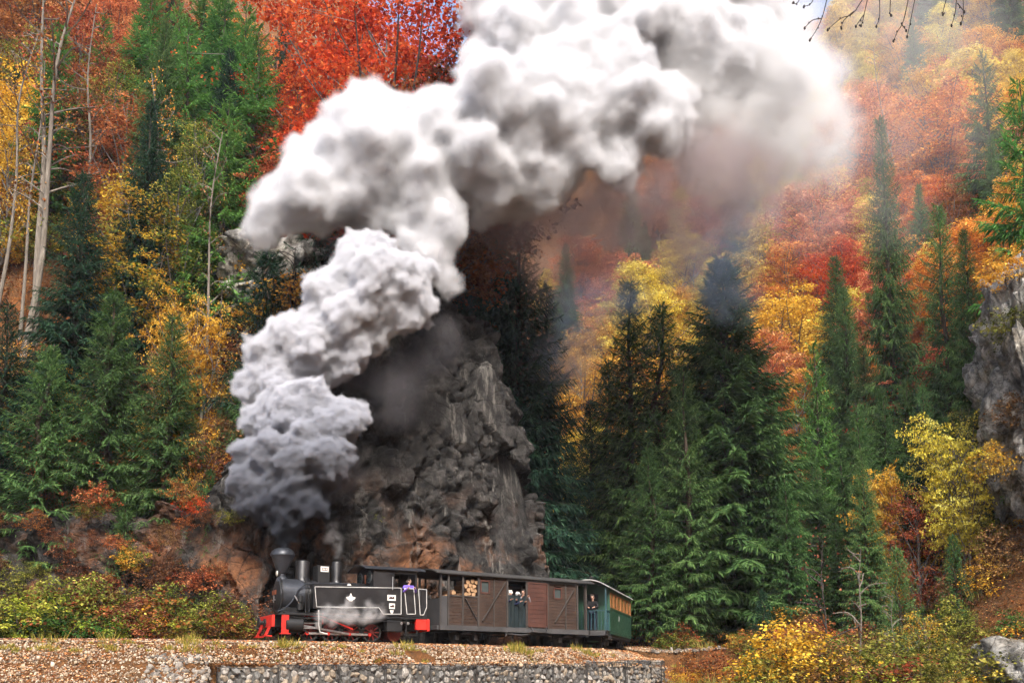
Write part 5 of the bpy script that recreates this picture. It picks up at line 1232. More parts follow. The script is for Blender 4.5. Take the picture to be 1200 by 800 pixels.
def scatter_stones(name, lab, pos, size, mats, seed, cat='gravel', parent_kind='stuff'):
    rg = np.random.default_rng(seed); bm = bmesh.new(); bmesh.ops.create_icosphere(bm, subdivisions=1, radius=.5)
    base = np.array([v.co for v in bm.verts]); fc = np.array([[v.index for v in f.verts] for f in bm.faces]); bm.free()
    # use the 12 vertex icosahedron
    bm = bmesh.new(); bmesh.ops.create_icosphere(bm, subdivisions=0 if False else 1, radius=.5); bm.free()
    ico = []; ph = (1 + 5 ** .5) / 2
    iv = np.array([(-1, ph, 0), (1, ph, 0), (-1, -ph, 0), (1, -ph, 0), (0, -1, ph), (0, 1, ph), (0, -1, -ph), (0, 1, -ph), (ph, 0, -1), (ph, 0, 1), (-ph, 0, -1), (-ph, 0, 1)], float); iv /= np.linalg.norm(iv[0]) * 2
    fi = np.array([(0,11,5),(0,5,1),(0,1,7),(0,7,10),(0,10,11),(1,5,9),(5,11,4),(11,10,2),(10,7,6),(7,1,8),(3,9,4),(3,4,2),(3,2,6),(3,6,8),(3,8,9),(4,9,5),(2,4,11),(6,2,10),(8,6,7),(9,8,1)])
    N = len(pos); sc = size[:, None, None] * (1 + .25 * rg.normal(size=(N, 1, 3))) * (1 + .16 * rg.normal(size=(N, 12, 1)))
    q = iv[None] * sc; th = rg.random(N) * 6.28; ph_ = rg.normal(size=N) * .5
    c, s = np.cos(th)[:, None], np.sin(th)[:, None]; q = np.stack([q[..., 0]*c - q[..., 1]*s, q[..., 0]*s + q[..., 1]*c, q[..., 2]], -1)
    c, s = np.cos(ph_)[:, None], np.sin(ph_)[:, None]; q = np.stack([q[..., 0], q[..., 1]*c - q[..., 2]*s, q[..., 1]*s + q[..., 2]*c], -1)
    v = (q + pos[:, None, :]).reshape(-1, 3); f = (fi[None] + (np.arange(N) * 12)[:, None, None]).reshape(-1, 3)
    o_ = link(name, mesh_np(name, v, f, mats, np.repeat(rg.random(N), 20))); return setp(o_, lab, cat, kind='stuff')
def tint_mat(name, stops, rough=.9):
    k = NT(name); at = k.new('Attribute', attribute_name='tint'); n = k.noise(14, 4, .6)
    k.l(k.mix(k.ramp(n, [(.3, (.35,) * 3), (.7, (0, 0, 0))]), k.ramp(at.outputs['Fac'], stops), (.06, .05, .045)), k.b.inputs['Base Color']); k.b.inputs['Roughness'].default_value = rough; k.b.inputs['Specular IOR Level'].default_value = .2; return k.m
rg = np.random.default_rng(3)
def on_bank(n, a0, a1, s0, s1):
    a = rg.uniform(a0, a1, n); s = rg.uniform(s0, s1, n); k_ = (s > -3.25) | (a < GAB_A0 - .3) | (a > GAB_A1 + .3); a, s = a[k_], s[k_]
    x, y = along(a, s); z = H(x, y); return x, y, np.where((s > -3.25) & (s < -.4), np.maximum(z, np.where(s > -1.5, -.16, -.16 - (-s - 1.5) * .46)), z)
x, y, z = on_bank(34000, arc_at_x(-22), arc_at_x(3) + 12, -6.5, -.55)
keep = fbm(np.stack([x * .6, y * .6, x * 0], -1), 2, 4) > -.75; x, y, z = x[keep], y[keep], z[keep]
sz = rg.uniform(.035, .09, len(x)) * (1 + .9 * (rg.random(len(x)) < .07))
scatter_stones('ballast', 'loose pale ballast stones on the bank below the rails', np.stack([x, y, z + sz * .15], -1), sz, tint_mat('ballast_stone', [(0, (.12, .085, .06)), (.3, (.28, .205, .135)), (.6, (.41, .315, .215)), (1, (.56, .48, .38))]), 6)
_aa = rg.uniform(GAB_A1 - 1.5, GAB_A1 + 6, 420); _ss = rg.uniform(-6.5, -2.4, 420); x, y = along(_aa, _ss); z = H(x, y); sz = rg.uniform(.12, .38, 420) * (1 - .4 * rg.random(420))
scatter_stones('rubble', 'loose grey rubble tumbling down at the end of the stone wall', np.stack([x, y, z + sz * .1], -1), sz, tint_mat('rubble_stone', [(0, (.07, .062, .052)), (.5, (.16, .14, .12)), (1, (.28, .25, .21))]), 16)
def leaves_on(name, lab, x, y, z, size, stops, lift=.02):
    N = len(x); d = rnd_unit(rg, N) * np.array([1, 1, .35]); d *= (size * (.6 + .8 * rg.random(N)))[:, None]
    up = np.tile([0, 0, 1.0], (N, 1)) + rg.normal(size=(N, 3)) * .35
    v, f = kites(np.stack([x, y, z + lift + rg.random(N) * .05], -1), d, np.linalg.norm(d, axis=1) * .75, up)
    o_ = link(name, mesh_np(name, v, f, leaf_mat(name, stops, .2, 0, 0), np.clip(.5 + .28 * rg.normal(size=N), 0, 1))); return setp(o_, lab, 'leaves', kind='stuff')
FALLEN = [(0, (.20, .07, .035)), (.3, (.48, .17, .065)), (.55, (.66, .32, .13)), (.8, (.74, .50, .28)), (1, (.80, .66, .46))]
x, y, z = on_bank(48000, arc_at_x(-22), arc_at_x(3) + 14, -7, -.5)
w = fbm(np.stack([x * .45, y * .7, x * 0], -1), 3, 8) + .3 * rg.normal(size=len(x)); keep = w > -.25
leaves_on('fallen_leaves', 'fallen orange and tan leaves strewn over the ballast bank', x[keep], y[keep], z[keep] + .05, np.full(keep.sum(), .095), FALLEN)
_a = rg.uniform(GAB_A0, GAB_A1, 5000); _s = rg.uniform(-3.25, -2.3, 5000); x, y = along(_a, _s)
leaves_on('wall_leaves', 'tan and orange leaves lying on top of the stone wall', x, y, gab_top(_a) + .02 + .06 * rg.random(5000), np.full(5000, .09), FALLEN, .03)
_a = rg.uniform(GAB_A0 - 2.0, GAB_A0 + .15, 260); _s = rg.uniform(-5.0, -2.7, 260); x, y = along(_a, _s); sz = rg.uniform(.07, .26, 260)
scatter_stones('loose_stones', 'loose grey stones on the bank where the stone wall begins', np.stack([x, y, H(x, y) + sz * .1], -1), sz, tint_mat('loose_stone', [(0, (.08, .07, .06)), (.5, (.20, .175, .15)), (1, (.36, .32, .27))]), 17)
# litter on the slopes
LIT = [(0, (.06, .022, .012)), (.3, (.20, .06, .022)), (.55, (.40, .12, .035)), (.8, (.52, .24, .08)), (1, (.62, .42, .16))]
def slope_pts(n, pxs, Ys, test):
    Y = rg.uniform(*Ys, n); x = (rg.uniform(*pxs, n) - 600) / FPX * (Y + 2); k = test(x, Y); return x[k], Y[k], look(_GH, x[k], Y[k])
x, y, z = slope_pts(60000, (-30, 420), (43, 60), lambda x, y: look(_GS, x, y) > cliff_s(look(_GA, x, y)) + 3.2)
leaves_on('leaf_litter', 'rusty leaf litter covering the steep slope above the cutting', x, y, z, np.full(len(x), .14), LIT)
x, y, z = on_bank(9000, arc_at_x(-24), arc_at_x(-9), .9, 4.8)
leaves_on('trackside_leaves', 'rust red leaves heaped along the foot of the rock cutting', x, y, z, np.full(len(x), .10), LIT)
x, y, z = slope_pts(45000, (800, 1230), (41, 62), lambda x, y: look(_GS, x, y) < -4)
leaves_on('slope_leaves', 'brown and orange leaf litter on the right hand slope', x, y, z, np.full(len(x), .13), LIT)

# grass and weeds
def grass(name, lab, pts, stops, n=40, h=.3, seed=0):
    r2 = np.random.default_rng(seed); B = []; D = []
    for (x, y, z, s) in pts:
        a = r2.random(n) * 6.28; q = r2.random(n) ** .5 * .28 * s; B.append(np.stack([x + np.cos(a) * q, y + np.sin(a) * q, np.full(n, z)], -1)); d = np.stack([np.cos(a) * .5, np.sin(a) * .5, .6 + r2.random(n)], -1) + r2.normal(size=(n, 3)) * .25
        D.append(d * h * s)
    B = np.concatenate(B); D = np.concatenate(D); v, f = kites(B, D, np.full(len(B), .028), r2.normal(size=B.shape))
    o_ = link(name, mesh_np(name, v, f, leaf_mat(name, stops, .3, 0, 0), r2.random(len(B)))); return setp(o_, lab, 'grass', kind='stuff')
gp = []
for px in (225, 475, 598, 608, 618, 685, 692, 835, 850, 870, 60, 130, 340, 480, 600, 612):
    a = arc_at_x(-20) ; 
    Y = 37.0
    for Yt in np.arange(33, 52, .25):
        xx = (px - 600) / FPX * Yt
        if SA(xx, Yt)[0] > -2.0: Y = Yt; break
    for _ in range(TR.randint(1, 5)):
        xx = (px + TR.uniform(-14, 14) - 600) / FPX * Y; yy = Y + TR.uniform(-.5, .3); gp.append((xx, yy, Hs(xx, yy), TR.uniform(.6, 1.1)))
for _ in range(60):
    px = TR.uniform(0, 800)
    for Yt in np.arange(33, 52, .25):
        xx = (px - 600) / FPX * Yt
        if SA(xx, Yt)[0] > TR.uniform(-3.0, -1.2): break
    gp.append((xx, Yt, max(Hs(xx, Yt), -.9), TR.uniform(.25, .6)))
grass('bank_grass', 'yellow green grass tufts on the ballast bank', gp, [(0, (.10, .12, .02)), (.5, (.30, .27, .05)), (1, (.50, .36, .10))], seed=1)
gp = []
for _ in range(170):
    px = TR.uniform(780, 1190); Y = TR.uniform(43, 55); x = (px - 600) / FPX * Y
    if SA(x, Y)[0] < -4.2: gp.append((x, Y, Hs(x, Y), TR.uniform(.8, 1.8)))
grass('brush_grass', 'dry yellow green grass below the right hand slope', gp, [(0, (.09, .10, .02)), (.5, (.26, .22, .05)), (1, (.45, .36, .12))], 46, .38, 2)

# ------------------------------------------------------------------ shrubs
def shrubs(n, pxs, Ys, smin, smax, kinds, hr, where, seed, mind=.55):
    r2 = random.Random(seed); got = []
    for _ in range(n * 30):
        if len(got) >= n: break
        Y = r2.uniform(*Ys); px = r2.uniform(*pxs); x = (px - 600) / FPX * (Y + 1); s, a, _ = SA(x, Y)
        if not (smin(a) < s < smax(a)) or any((x - p) ** 2 + (Y - q) ** 2 < mind ** 2 for p, q in got): continue
        k, m_, word = r2.choice(kinds); lab = word + ' ' + where
        plant(k, m_, (x, Y, Hs(x, Y)), r2.uniform(*hr) * PR[k]['h'] / 1.6, label=lab, group=lab + ' group', wide=r2.uniform(.9, 1.35), rz=r2.random() * 6.28, sink=.05); got.append((x, Y))
c_ = lambda v: (lambda a: v)
shrubs(58, (-20, 300), (38.5, 43.5), c_(1.5), lambda a: cliff_s(a) + .2, [('bu3', 'brown', 'brown twiggy shrub'), ('bu1', 'rust', 'rust red leafy shrub'), ('bu1', 'gold', 'golden leafy shrub'), ('bu3', 'olive', 'tall olive twiggy shrub'), ('bu1', 'olive', 'olive green leafy shrub'), ('bu2', 'lime', 'lime yellow leafy shrub'), ('bu1', 'rust', 'rust red leafy shrub'), ('bu2', 'brown', 'brown leafy shrub'), ('bu2', 'green', 'low green leafy shrub'), ('bu1', 'lime', 'tall lime green shrub')], (1.0, 2.0), 'along the track below the rock cutting', 1)
shrubs(46, (-20, 330), (43.5, 49), lambda a: cliff_s(a) + 1.4, lambda a: cliff_s(a) + 5, [('bu1', 'rust', 'rust red shrub'), ('bu2', 'red', 'flame red shrub'), ('bu3', 'brown', 'brown twiggy shrub'), ('bu1', 'orange', 'orange shrub'), ('bu2', 'olive', 'olive green shrub'), ('sp5', 'spruce', 'tiny spruce sapling')], (.8, 1.7), 'on the lip of the rock cutting', 2)
shrubs(48, (-20, 380), (46.5, 58), lambda a: cliff_s(a) + 4.5, c_(24), [('bu3', 'rust', 'rust brown undergrowth bush'), ('bu3', 'olive', 'olive undergrowth bush'), ('bu3', 'brown', 'brown undergrowth bush'), ('bu3', 'gold', 'golden undergrowth bush'), ('sp5', 'dark_spruce', 'young dark spruce')], (1.2, 2.4), 'under the trees of the left slope', 3, 1.1)
shrubs(112, (880, 1260), (37, 58), c_(-60), c_(-5.5), [('bu3', 'brown', 'brown twiggy bush'), ('bu1', 'olive', 'olive green bush'), ('bu3', 'gold', 'golden leaved bush'), ('bu1', 'rust', 'rust red bush'), ('bu1', 'green', 'dark green bush'), ('bu3', 'olive', 'tall olive bush'), ('bu2', 'lime', 'low yellow green bush'), ('bu2', 'gold', 'low golden bush')], (.8, 1.9), 'on the lower right hand slope', 4, .8)
shrubs(34, (735, 960), (50, 63), c_(-60), c_(-2.4), [('bu1', 'olive', 'olive green bush'), ('bu1', 'gold', 'golden bush'), ('bu3', 'rust', 'rust brown bush'), ('bu2', 'olive', 'low olive bush'), ('bu1', 'orange', 'orange bush')], (.8, 1.5), 'at the foot of the spruces beyond the coach', 5, .8)
ROCKP = []
for i in range(26):
    px = TR.uniform(-10, 285); py = TR.uniform(585, 700); k, m_, w_ = TR.choice((('bu2', 'rust', 'rust red'), ('bu2', 'brown', 'brown'), ('bu3', 'brown', 'brown trailing'), ('bu2', 'olive', 'olive green'), ('bu1', 'rust', 'tall rust red')))
    p = P(px, py, 42.6 - .3 * (py - 585) / 115); lab = w_ + ' tuft clinging to the rock cutting'; plant(k, m_, tuple(p), TR.uniform(.5, 1.0), label=lab, group=lab + ' group')
for (px, py, Y, k, m_, h, lab) in ((150, 665, 42.2, 'bu1', 'gold', .9, 'mustard yellow bush hanging on the rock cutting'), (138, 640, 42.3, 'bu2', 'rust', .6, 'small rust bush on the rock cutting'), (75, 650, 42.3, 'bu2', 'brown', .7, 'brown bush on a ledge of the rock cutting'),
                                   (230, 600, 43.2, 'bu2', 'red', .7, 'flame red tuft on the rusty boulder'), (430, 610, 45.5, 'bu2', 'olive', .5, 'small olive tuft rooted on the cliff'), (1185, 395, 46.2, 'bu1', 'olive', 1.6, 'mossy olive bush on the limestone crag'), (1192, 500, 46.0, 'bu3', 'brown', 1.8, 'brown bush hanging on the limestone crag'), (1165, 560, 46.4, 'bu3', 'gold', 1.8, 'golden bush at the foot of the limestone crag'), (1175, 330, 46.6, 'bu2', 'gold', 1.2, 'yellow tuft high on the limestone crag'), (40, 620, 42.3, 'bu3', 'rust', 1.0, 'rusty bush rooted in the rock cutting'), (105, 610, 42.6, 'bu3', 'brown', 1.2, 'brown trailing bush over the rock cutting'), (190, 640, 42.2, 'bu3', 'brown', 1.1, 'brown twiggy bush on the rusty rock'), (210, 585, 42.8, 'bu1', 'rust', 1.0, 'rust red bush spilling over the rock lip')):
    p = P(px, py, Y); plant(k, m_, tuple(p), h, label=lab)

for i, (px, py, Y, k, m_, w_, lab) in enumerate((
    (30, 480, 45.2, 'ba3', 'gold', .9, 'bare sapling with last yellow leaves on the rock lip'), (85, 430, 45.6, 'br6', 'gold', .6, 'sparse golden sapling in front of the broad dark spruce'),
    (185, 440, 45.2, 'ba3', 'rust', .8, 'bare crooked sapling beside the young green spruce'), (10, 395, 46, 'br6', 'gold', .7, 'sparse yellow sapling at the edge of the rock lip'), (235, 500, 44.8, 'br6', 'gold', .5, 'small golden leaved sapling hanging by the smoke column'),
    (150, 420, 46, 'ba3', 'brown', .8, 'thin grey leafless sapling behind the feathery evergreen'), (290, 380, 47, 'ba3', 'gold', .8, 'thin bare sapling between smoke and rock ledge'), (60, 545, 44.6, 'br6', 'rust', .5, 'small rusty sapling on the rock lip'))):
    T(k, m_, px, py, Y, lab, w_)
# ------------------------------------------------------------------ bare branch reaching in overhead
bt = empty('overhanging_tree', (9.3, 7.4, Hs(9.3, 7.4))); setp(bt, 'dark bare budding twigs hanging from a limb overhead', 'tree')
b0 = bt.location.copy(); kl = lambda pts: [Vector(p) - b0 for p in pts]
MB().tube(kl([(9.3, 7.4, b0.z - .1), (9.35, 7.4, 0), (9.2, 7.4, 3), (9.25, 7.5, 5.2), (9.4, 7.5, 8)]), [.2, .16, .13, .10, .06], 9).build('trunk', M['bark'], bt, smooth=True)
lim = [Vector((9.22, 7.45, 4.4)), Vector((6.6, 7.4, 4.9))] + [P(px, py, 7.3) for px, py in ((1200, -70), (1130, -48), (1060, -40), (990, -32), (935, -22))]
MB().tube(kl(lim), [.085, .065, .04, .03, .022, .016, .008], 7).build('limb', M['dead_wood'], bt, smooth=True)
for tw in ([(976, -36), (966, 12), (958, 33), (949, 47)], [(962, 22), (952, 24), (943, 33)], [(1030, -38), (1003, 12), (985, 22), (970, 35)], [(1000, 14), (989, 24), (986, 33)], [(1024, -36), (1012, 20), (1009, 30)], [(1012, 18), (1003, 31)], [(1028, -36), (1031, 15), (1027, 31)], [(1072, -42), (1060, 20), (1052, 37), (1047, 48)],
           [(1080, -42), (1068, 20), (1063, 43)], [(1122, -47), (1106, 10), (1105, 17)], [(1124, -47), (1120, 10), (1115, 30)], [(1126, -47), (1129, 12), (1126, 28)], [(948, -24), (935, 3), (930, 3)], [(1046, -38), (1043, 10), (1044, 18)], [(958, -28), (952, 2), (942, 8)], [(1085, -42), (1083, -2)], [(1122, 4), (1130, 14)], [(1056, 28), (1062, 36)]):
    k = MB(); q = [P(a, b, 7.3 + .03 * math.sin(a)) for a, b in tw]; q2 = [Vector(w_) for w_ in spline([tuple(w_) for w_ in q], 4)]
    k.tube(kl(q2), [.0048 * (1 - .5 * i / len(q2)) for i in range(len(q2))], 5)
    for i in range(2, len(q2), 3):
        p = q2[i] + Vector((TR.uniform(-.012, .012), 0, TR.uniform(-.01, .01))) - b0; k.lathe([(.001, -.011), (.006, -.004), (.0055, .004), (.001, .011)], p, 'z', 6)
    p = q2[-1] - b0; k.lathe([(.002, -.018), (.009, -.007), (.008, .005), (.001, .014)], p, 'z', 7)
    k.build('twig', M['dead_wood'], bt)

# ------------------------------------------------------------------ smoke
import openvdb
def blob_field(sph, voxel, levels, seed, pad=0.8):
    """union of spheres with smaller and smaller puffs budding from their surfaces, as a distance field on a grid"""
    rg = np.random.default_rng(seed)
    S = [np.array(sph, float)]
    for (n, k, out, up) in levels:                       # buds per sphere, size ratio, how far out they sit
        par = S[-1]; m = len(par)
        idx = np.repeat(np.arange(m), n); d = rnd_unit(rg, len(idx)); d[:, 2] += up; d /= np.linalg.norm(d, axis=1, keepdims=True)
        r = par[idx, 3] * k * (0.4 + 1.0 * rg.random(len(idx)) ** 1.4)
        c = par[idx, :3] + d * (par[idx, 3] * out)[:, None] * (0.86 + .22 * rg.random((len(idx), 1)))
        ch = np.concatenate([c, r[:, None], par[idx, 4:]], 1)
        # keep the buds that show outside their grandparents
        S.append(ch[r > voxel * 0.9])
    allS = np.concatenate(S)
    lo = (allS[:, :3] - allS[:, 3:4]).min(0) - pad; hi = (allS[:, :3] + allS[:, 3:4]).max(0) + pad
    n = np.ceil((hi - lo) / voxel).astype(int) + 1
    F = np.full(n, 9.0, np.float32); A = np.zeros(n, np.float32)
    for s in allS:
        c, r = s[:3], s[3]; e = r + pad
        a = np.maximum(0, np.floor((c - e - lo) / voxel).astype(int)); b = np.minimum(n, np.ceil((c + e - lo) / voxel).astype(int) + 1)
        gx = (np.arange(a[0], b[0]) * voxel + lo[0] - c[0]) ** 2; gy = (np.arange(a[1], b[1]) * voxel + lo[1] - c[1]) ** 2; gz = (np.arange(a[2], b[2]) * voxel + lo[2] - c[2]) ** 2
        D = np.sqrt(gx[:, None, None] + gy[None, :, None] + gz[None, None, :]).astype(np.float32) - np.float32(r)
        V = F[a[0]:b[0], a[1]:b[1], a[2]:b[2]]; W = A[a[0]:b[0], a[1]:b[1], a[2]:b[2]]
        m = D < V; V[m] = D[m]; W[m] = s[4]
    return F, A, lo
def blur(F, n=1):
    for _ in range(n):
        for ax in range(3):
            G = F.copy(); sl = [slice(None)] * 3; a = list(sl); b = list(sl); c = list(sl)
            a[ax] = slice(0, -2); b[ax] = slice(1, -1); c[ax] = slice(2, None)
            G[tuple(b)] = 0.25 * F[tuple(a)] + 0.5 * F[tuple(b)] + 0.25 * F[tuple(c)]; F = G
    return F
def surface(F, A, lo, voxel, iso, name, mat):
    g = openvdb.FloatGrid(9.0); g.copyFromArray(np.ascontiguousarray(F.astype(np.float32)), tolerance=0.0)
    pts, quads = g.convertToQuads(iso)
    ij = np.clip(np.round(pts).astype(int), 0, np.array(F.shape) - 1); tint = A[ij[:, 0], ij[:, 1], ij[:, 2]]
    return mesh_np(name, pts * voxel + lo, quads[:, ::-1], mat, tint, smooth=True)
def puff(me, amps, seed):
    """pushes a smoke surface out into rounded lobes with sharp creases between them"""
    n = len(me.vertices); co = np.empty(n * 3, np.float32); me.vertices.foreach_get('co', co); nr = np.empty(n * 3, np.float32); me.vertices.foreach_get('normal', nr)
    co = co.reshape(-1, 3).astype(float); nr = nr.reshape(-1, 3); d = np.zeros(n)
    for i, (sc, am) in enumerate(amps):
        q = co * sc + .35 * np.stack([vnoise(co * sc * .8, seed + 5 * i), vnoise(co * sc * .8, seed + 5 * i + 1), vnoise(co * sc * .8, seed + 5 * i + 2)], -1)
        f1 = worley(q, seed + 31 * i)[0]; d += am * (0.42 - f1 ** 2)
    d += .25 * amps[0][1] * fbm(co * .7, 3, seed + 77)
    d = np.maximum(d, -.42 * amps[0][1])
    me.vertices.foreach_set('co', (co + nr * d[:, None]).astype(np.float32).ravel()); me.update()
def px_spheres(rows, Yk):
    out = []
    for row in rows:
        px, py, r = row[:3]; Y = row[3] if len(row) > 3 else Yk; t = row[4] if len(row) > 4 else 0.5
        c = P(px, py, Y); out.append((c.x, c.y, c.z, r / FPX * Y * 1.02, t))
    return out

def smoke_surface():
    k = NT('dense_smoke')
    at = k.new('Attribute', attribute_name='tint')
    n1 = k.noise(0.8, 6, .6)
    col = k.ramp(at.outputs['Fac'], [(0, (.05, .052, .06)), (.15, (.14, .145, .16)), (.3, (.30, .305, .33)), (.5, (.56, .56, .6)), (.72, (.74, .74, .77)), (1, (.84, .84, .85))])
    dk = k.ramp(n1, [(.3, (.8, .8, .82)), (.65, (1, 1, 1))])
    k.l(k.mix(1.0, col, dk, 'MULTIPLY'), k.b.inputs['Base Color'])
    k.b.inputs['Roughness'].default_value = 1.0; k.b.inputs['Specular IOR Level'].default_value = 0.0
    n2 = k.noise(3.0, 8, .65); k.bump(n2, .25, .10)
    tr = k.new('BsdfTranslucent'); ms = k.new('MixShader'); ms.inputs[0].default_value = .3
    k.l(k.mix(1.0, col, dk, 'MULTIPLY'), tr.inputs[0]); k.l(k.b.outputs[0], ms.inputs[1]); k.l(tr.outputs[0], ms.inputs[2]); k.l(ms.outputs[0], k.o.inputs[0])
    return k.m
def smoke_volume(name, color, density, aniso=0.2):
    k = NT(name); k.n.remove(k.b); v = k.new('VolumePrincipled')
    v.inputs['Color'].default_value = (*color, 1); v.inputs['Density'].default_value = density; v.inputs['Anisotropy'].default_value = aniso
    k.l(v.outputs[0], k.o.inputs['Volume']); return k.m
M['smoke'] = smoke_surface()
COLUMN = [(331, 634, 9, 40.2, .05), (334, 624, 13, 40.2, .05), (339, 610, 20, 40.2, .06), (322, 592, 30, 40.3, .10), (350, 585, 27, 40.0, .16), (306, 562, 28, 40.6, .14), (338, 548, 40, 40.4, .26),
          (374, 522, 40, 40.4, .42), (404, 490, 27, 40.6, .62), (334, 500, 38, 40.8, .42), (362, 474, 34, 40.8, .58), (300, 540, 22, 40.6, .2)]
MIDDLE = [(300, 452, 28, 41.6, .45), (326, 436, 36, 41.5, .55), (362, 410, 42, 41.4, .6), (404, 384, 44, 41.4, .66), (446, 346, 50, 41.6, .70), (480, 352, 32, 41.6, .68), (430, 318, 38, 42.0, .66), (392, 350, 34, 41.8, .6), (340, 395, 26, 42.2, .5)]
NECK = [(500, 300, 36, 43.6, .5), (510, 258, 42, 43.8, .5), (476, 250, 34, 44.2, .45), (524, 332, 18, 43.5, .5)]
UPPER = [(566, 20, 36, 46), (572, -24, 44, 46.4), (560, 66, 30, 45.6), (308, 272, 26, 43.2, .95), (336, 246, 36, 43.2, .95), (378, 224, 50, 43.2, .97), (430, 196, 64, 43.4, .97), (486, 204, 54, 43.6, .92), (394, 166, 40, 43.6, 1), (450, 152, 50, 43.8, 1), (366, 196, 36, 43.4, 1), (512, 142, 46, 44.0, 1), (540, 186, 54, 44.2, .95),
         (574, 120, 48, 44.6, 1), (600, 160, 70, 44.8, .97), (650, 120, 74, 45.2, 1), (704, 126, 66, 45.6, 1), (748, 124, 50, 45.8, 1), (768, 156, 32, 45.6, 1), (722, 184, 34, 45.4, .95), (640, 204, 46, 45.2, .85), (592, 210, 42, 44.8, .85),
         (620, 56, 58, 46.2, 1), (676, 50, 66, 46.6, 1), (604, 16, 40, 46.4, 1), (650, -10, 60, 47, 1), (730, 20, 66, 47.4, 1), (800, 40, 70, 48.2, 1), (856, 70, 58, 49, 1), (730, -50, 70, 48, 1), (820, -30, 70, 48.6, 1), (880, 10, 40, 49.4, 1), (900, 96, 40, 50, .9)]
THIN_WHITE = [(850, 130, 62, 49.4), (905, 130, 60, 50), (945, 110, 46, 50.4), (955, 160, 40, 50.6), (900, 180, 46, 50.4), (860, 30, 60, 50.4), (920, 60, 40, 51), (980, 130, 24, 51), (830, 190, 40, 49.6), (800, 120, 55, 48.6), (970, 200, 26, 51)]
BROWN = [(690, 290, 44, 50), (730, 270, 46, 50), (640, 275, 40, 49), (600, 285, 30, 48), (660, 330, 34, 50), (780, 255, 44, 50), (850, 240, 44, 50.5), (668, 262, 34, 47), (700, 236, 44, 47), (740, 226, 46, 47.6), (790, 214, 52, 48.2), (838, 210, 52, 49), (880, 214, 44, 49.6), (640, 300, 26, 47), (650, 250, 34, 46.6), (560, 262, 26, 45.8), (600, 256, 30, 46.2)]
BLUE = [(845, 300, 40, 57), (850, 340, 34, 57), (870, 250, 44, 58), (700, 350, 40, 60), (660, 430, 36, 58), (830, 270, 40, 57), (680, 390, 36, 60), (820, 330, 30, 57)]
VEIL = [(1010, 200, 80, 63), (1080, 120, 80, 66), (1130, 60, 70, 68), (1010, 0, 80, 66), (1080, -20, 80, 70), (1000, 50, 70, 58), (1060, 30, 70, 60), (990, 150, 56, 58), (940, 220, 56, 57), (1120, 20, 50, 62), (900, 260, 46, 58), (960, 20, 60, 57)]
THIN_GREY = [(430, 440, 34, 43.4), (470, 430, 30, 43.4), (510, 400, 26, 43.8), (400, 270, 26, 44.4), (440, 250, 26, 44.8), (450, 470, 30, 43.2), (400, 560, 26, 42.0)]  # thin grey smoke puffs beside and between the billows


def fog(name, me, mat, voxel, band, parent):
    """fills a closed mesh with a fog that thins out towards its skin"""
    o = link(name, me, parent); me.materials.clear(); me.materials.append(mat)
    ng = bpy.data.node_groups.new(name, 'GeometryNodeTree')
    ng.interface.new_socket('Geometry', in_out='INPUT', socket_type='NodeSocketGeometry'); ng.interface.new_socket('Geometry', in_out='OUTPUT', socket_type='NodeSocketGeometry')
    a = ng.nodes.new('NodeGroupInput'); b = ng.nodes.new('NodeGroupOutput'); m = ng.nodes.new('GeometryNodeMeshToVolume'); sm = ng.nodes.new('GeometryNodeSetMaterial')
    m.resolution_mode = 'VOXEL_SIZE'; m.inputs['Voxel Size'].default_value = voxel; m.inputs['Interior Band Width'].default_value = band; m.inputs['Density'].default_value = 1.0
    sm.inputs['Material'].default_value = mat
    ng.links.new(a.outputs[0], m.inputs['Mesh']); ng.links.new(m.outputs[0], sm.inputs[0]); ng.links.new(sm.outputs[0], b.inputs[0])
    o.modifiers.new('fog', 'NODES').node_group = ng; return o
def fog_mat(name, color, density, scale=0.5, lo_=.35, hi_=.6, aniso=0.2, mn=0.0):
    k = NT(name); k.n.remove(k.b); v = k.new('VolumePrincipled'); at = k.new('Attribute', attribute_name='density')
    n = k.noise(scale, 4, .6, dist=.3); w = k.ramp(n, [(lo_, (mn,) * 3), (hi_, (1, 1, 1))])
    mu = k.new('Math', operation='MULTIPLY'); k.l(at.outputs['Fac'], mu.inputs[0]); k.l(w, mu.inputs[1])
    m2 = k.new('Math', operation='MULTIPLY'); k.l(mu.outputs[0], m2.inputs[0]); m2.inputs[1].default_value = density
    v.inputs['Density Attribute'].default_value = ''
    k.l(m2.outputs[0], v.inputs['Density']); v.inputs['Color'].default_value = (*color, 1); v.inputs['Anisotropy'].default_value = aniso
    k.l(v.outputs[0], k.o.inputs['Volume']); return k.m

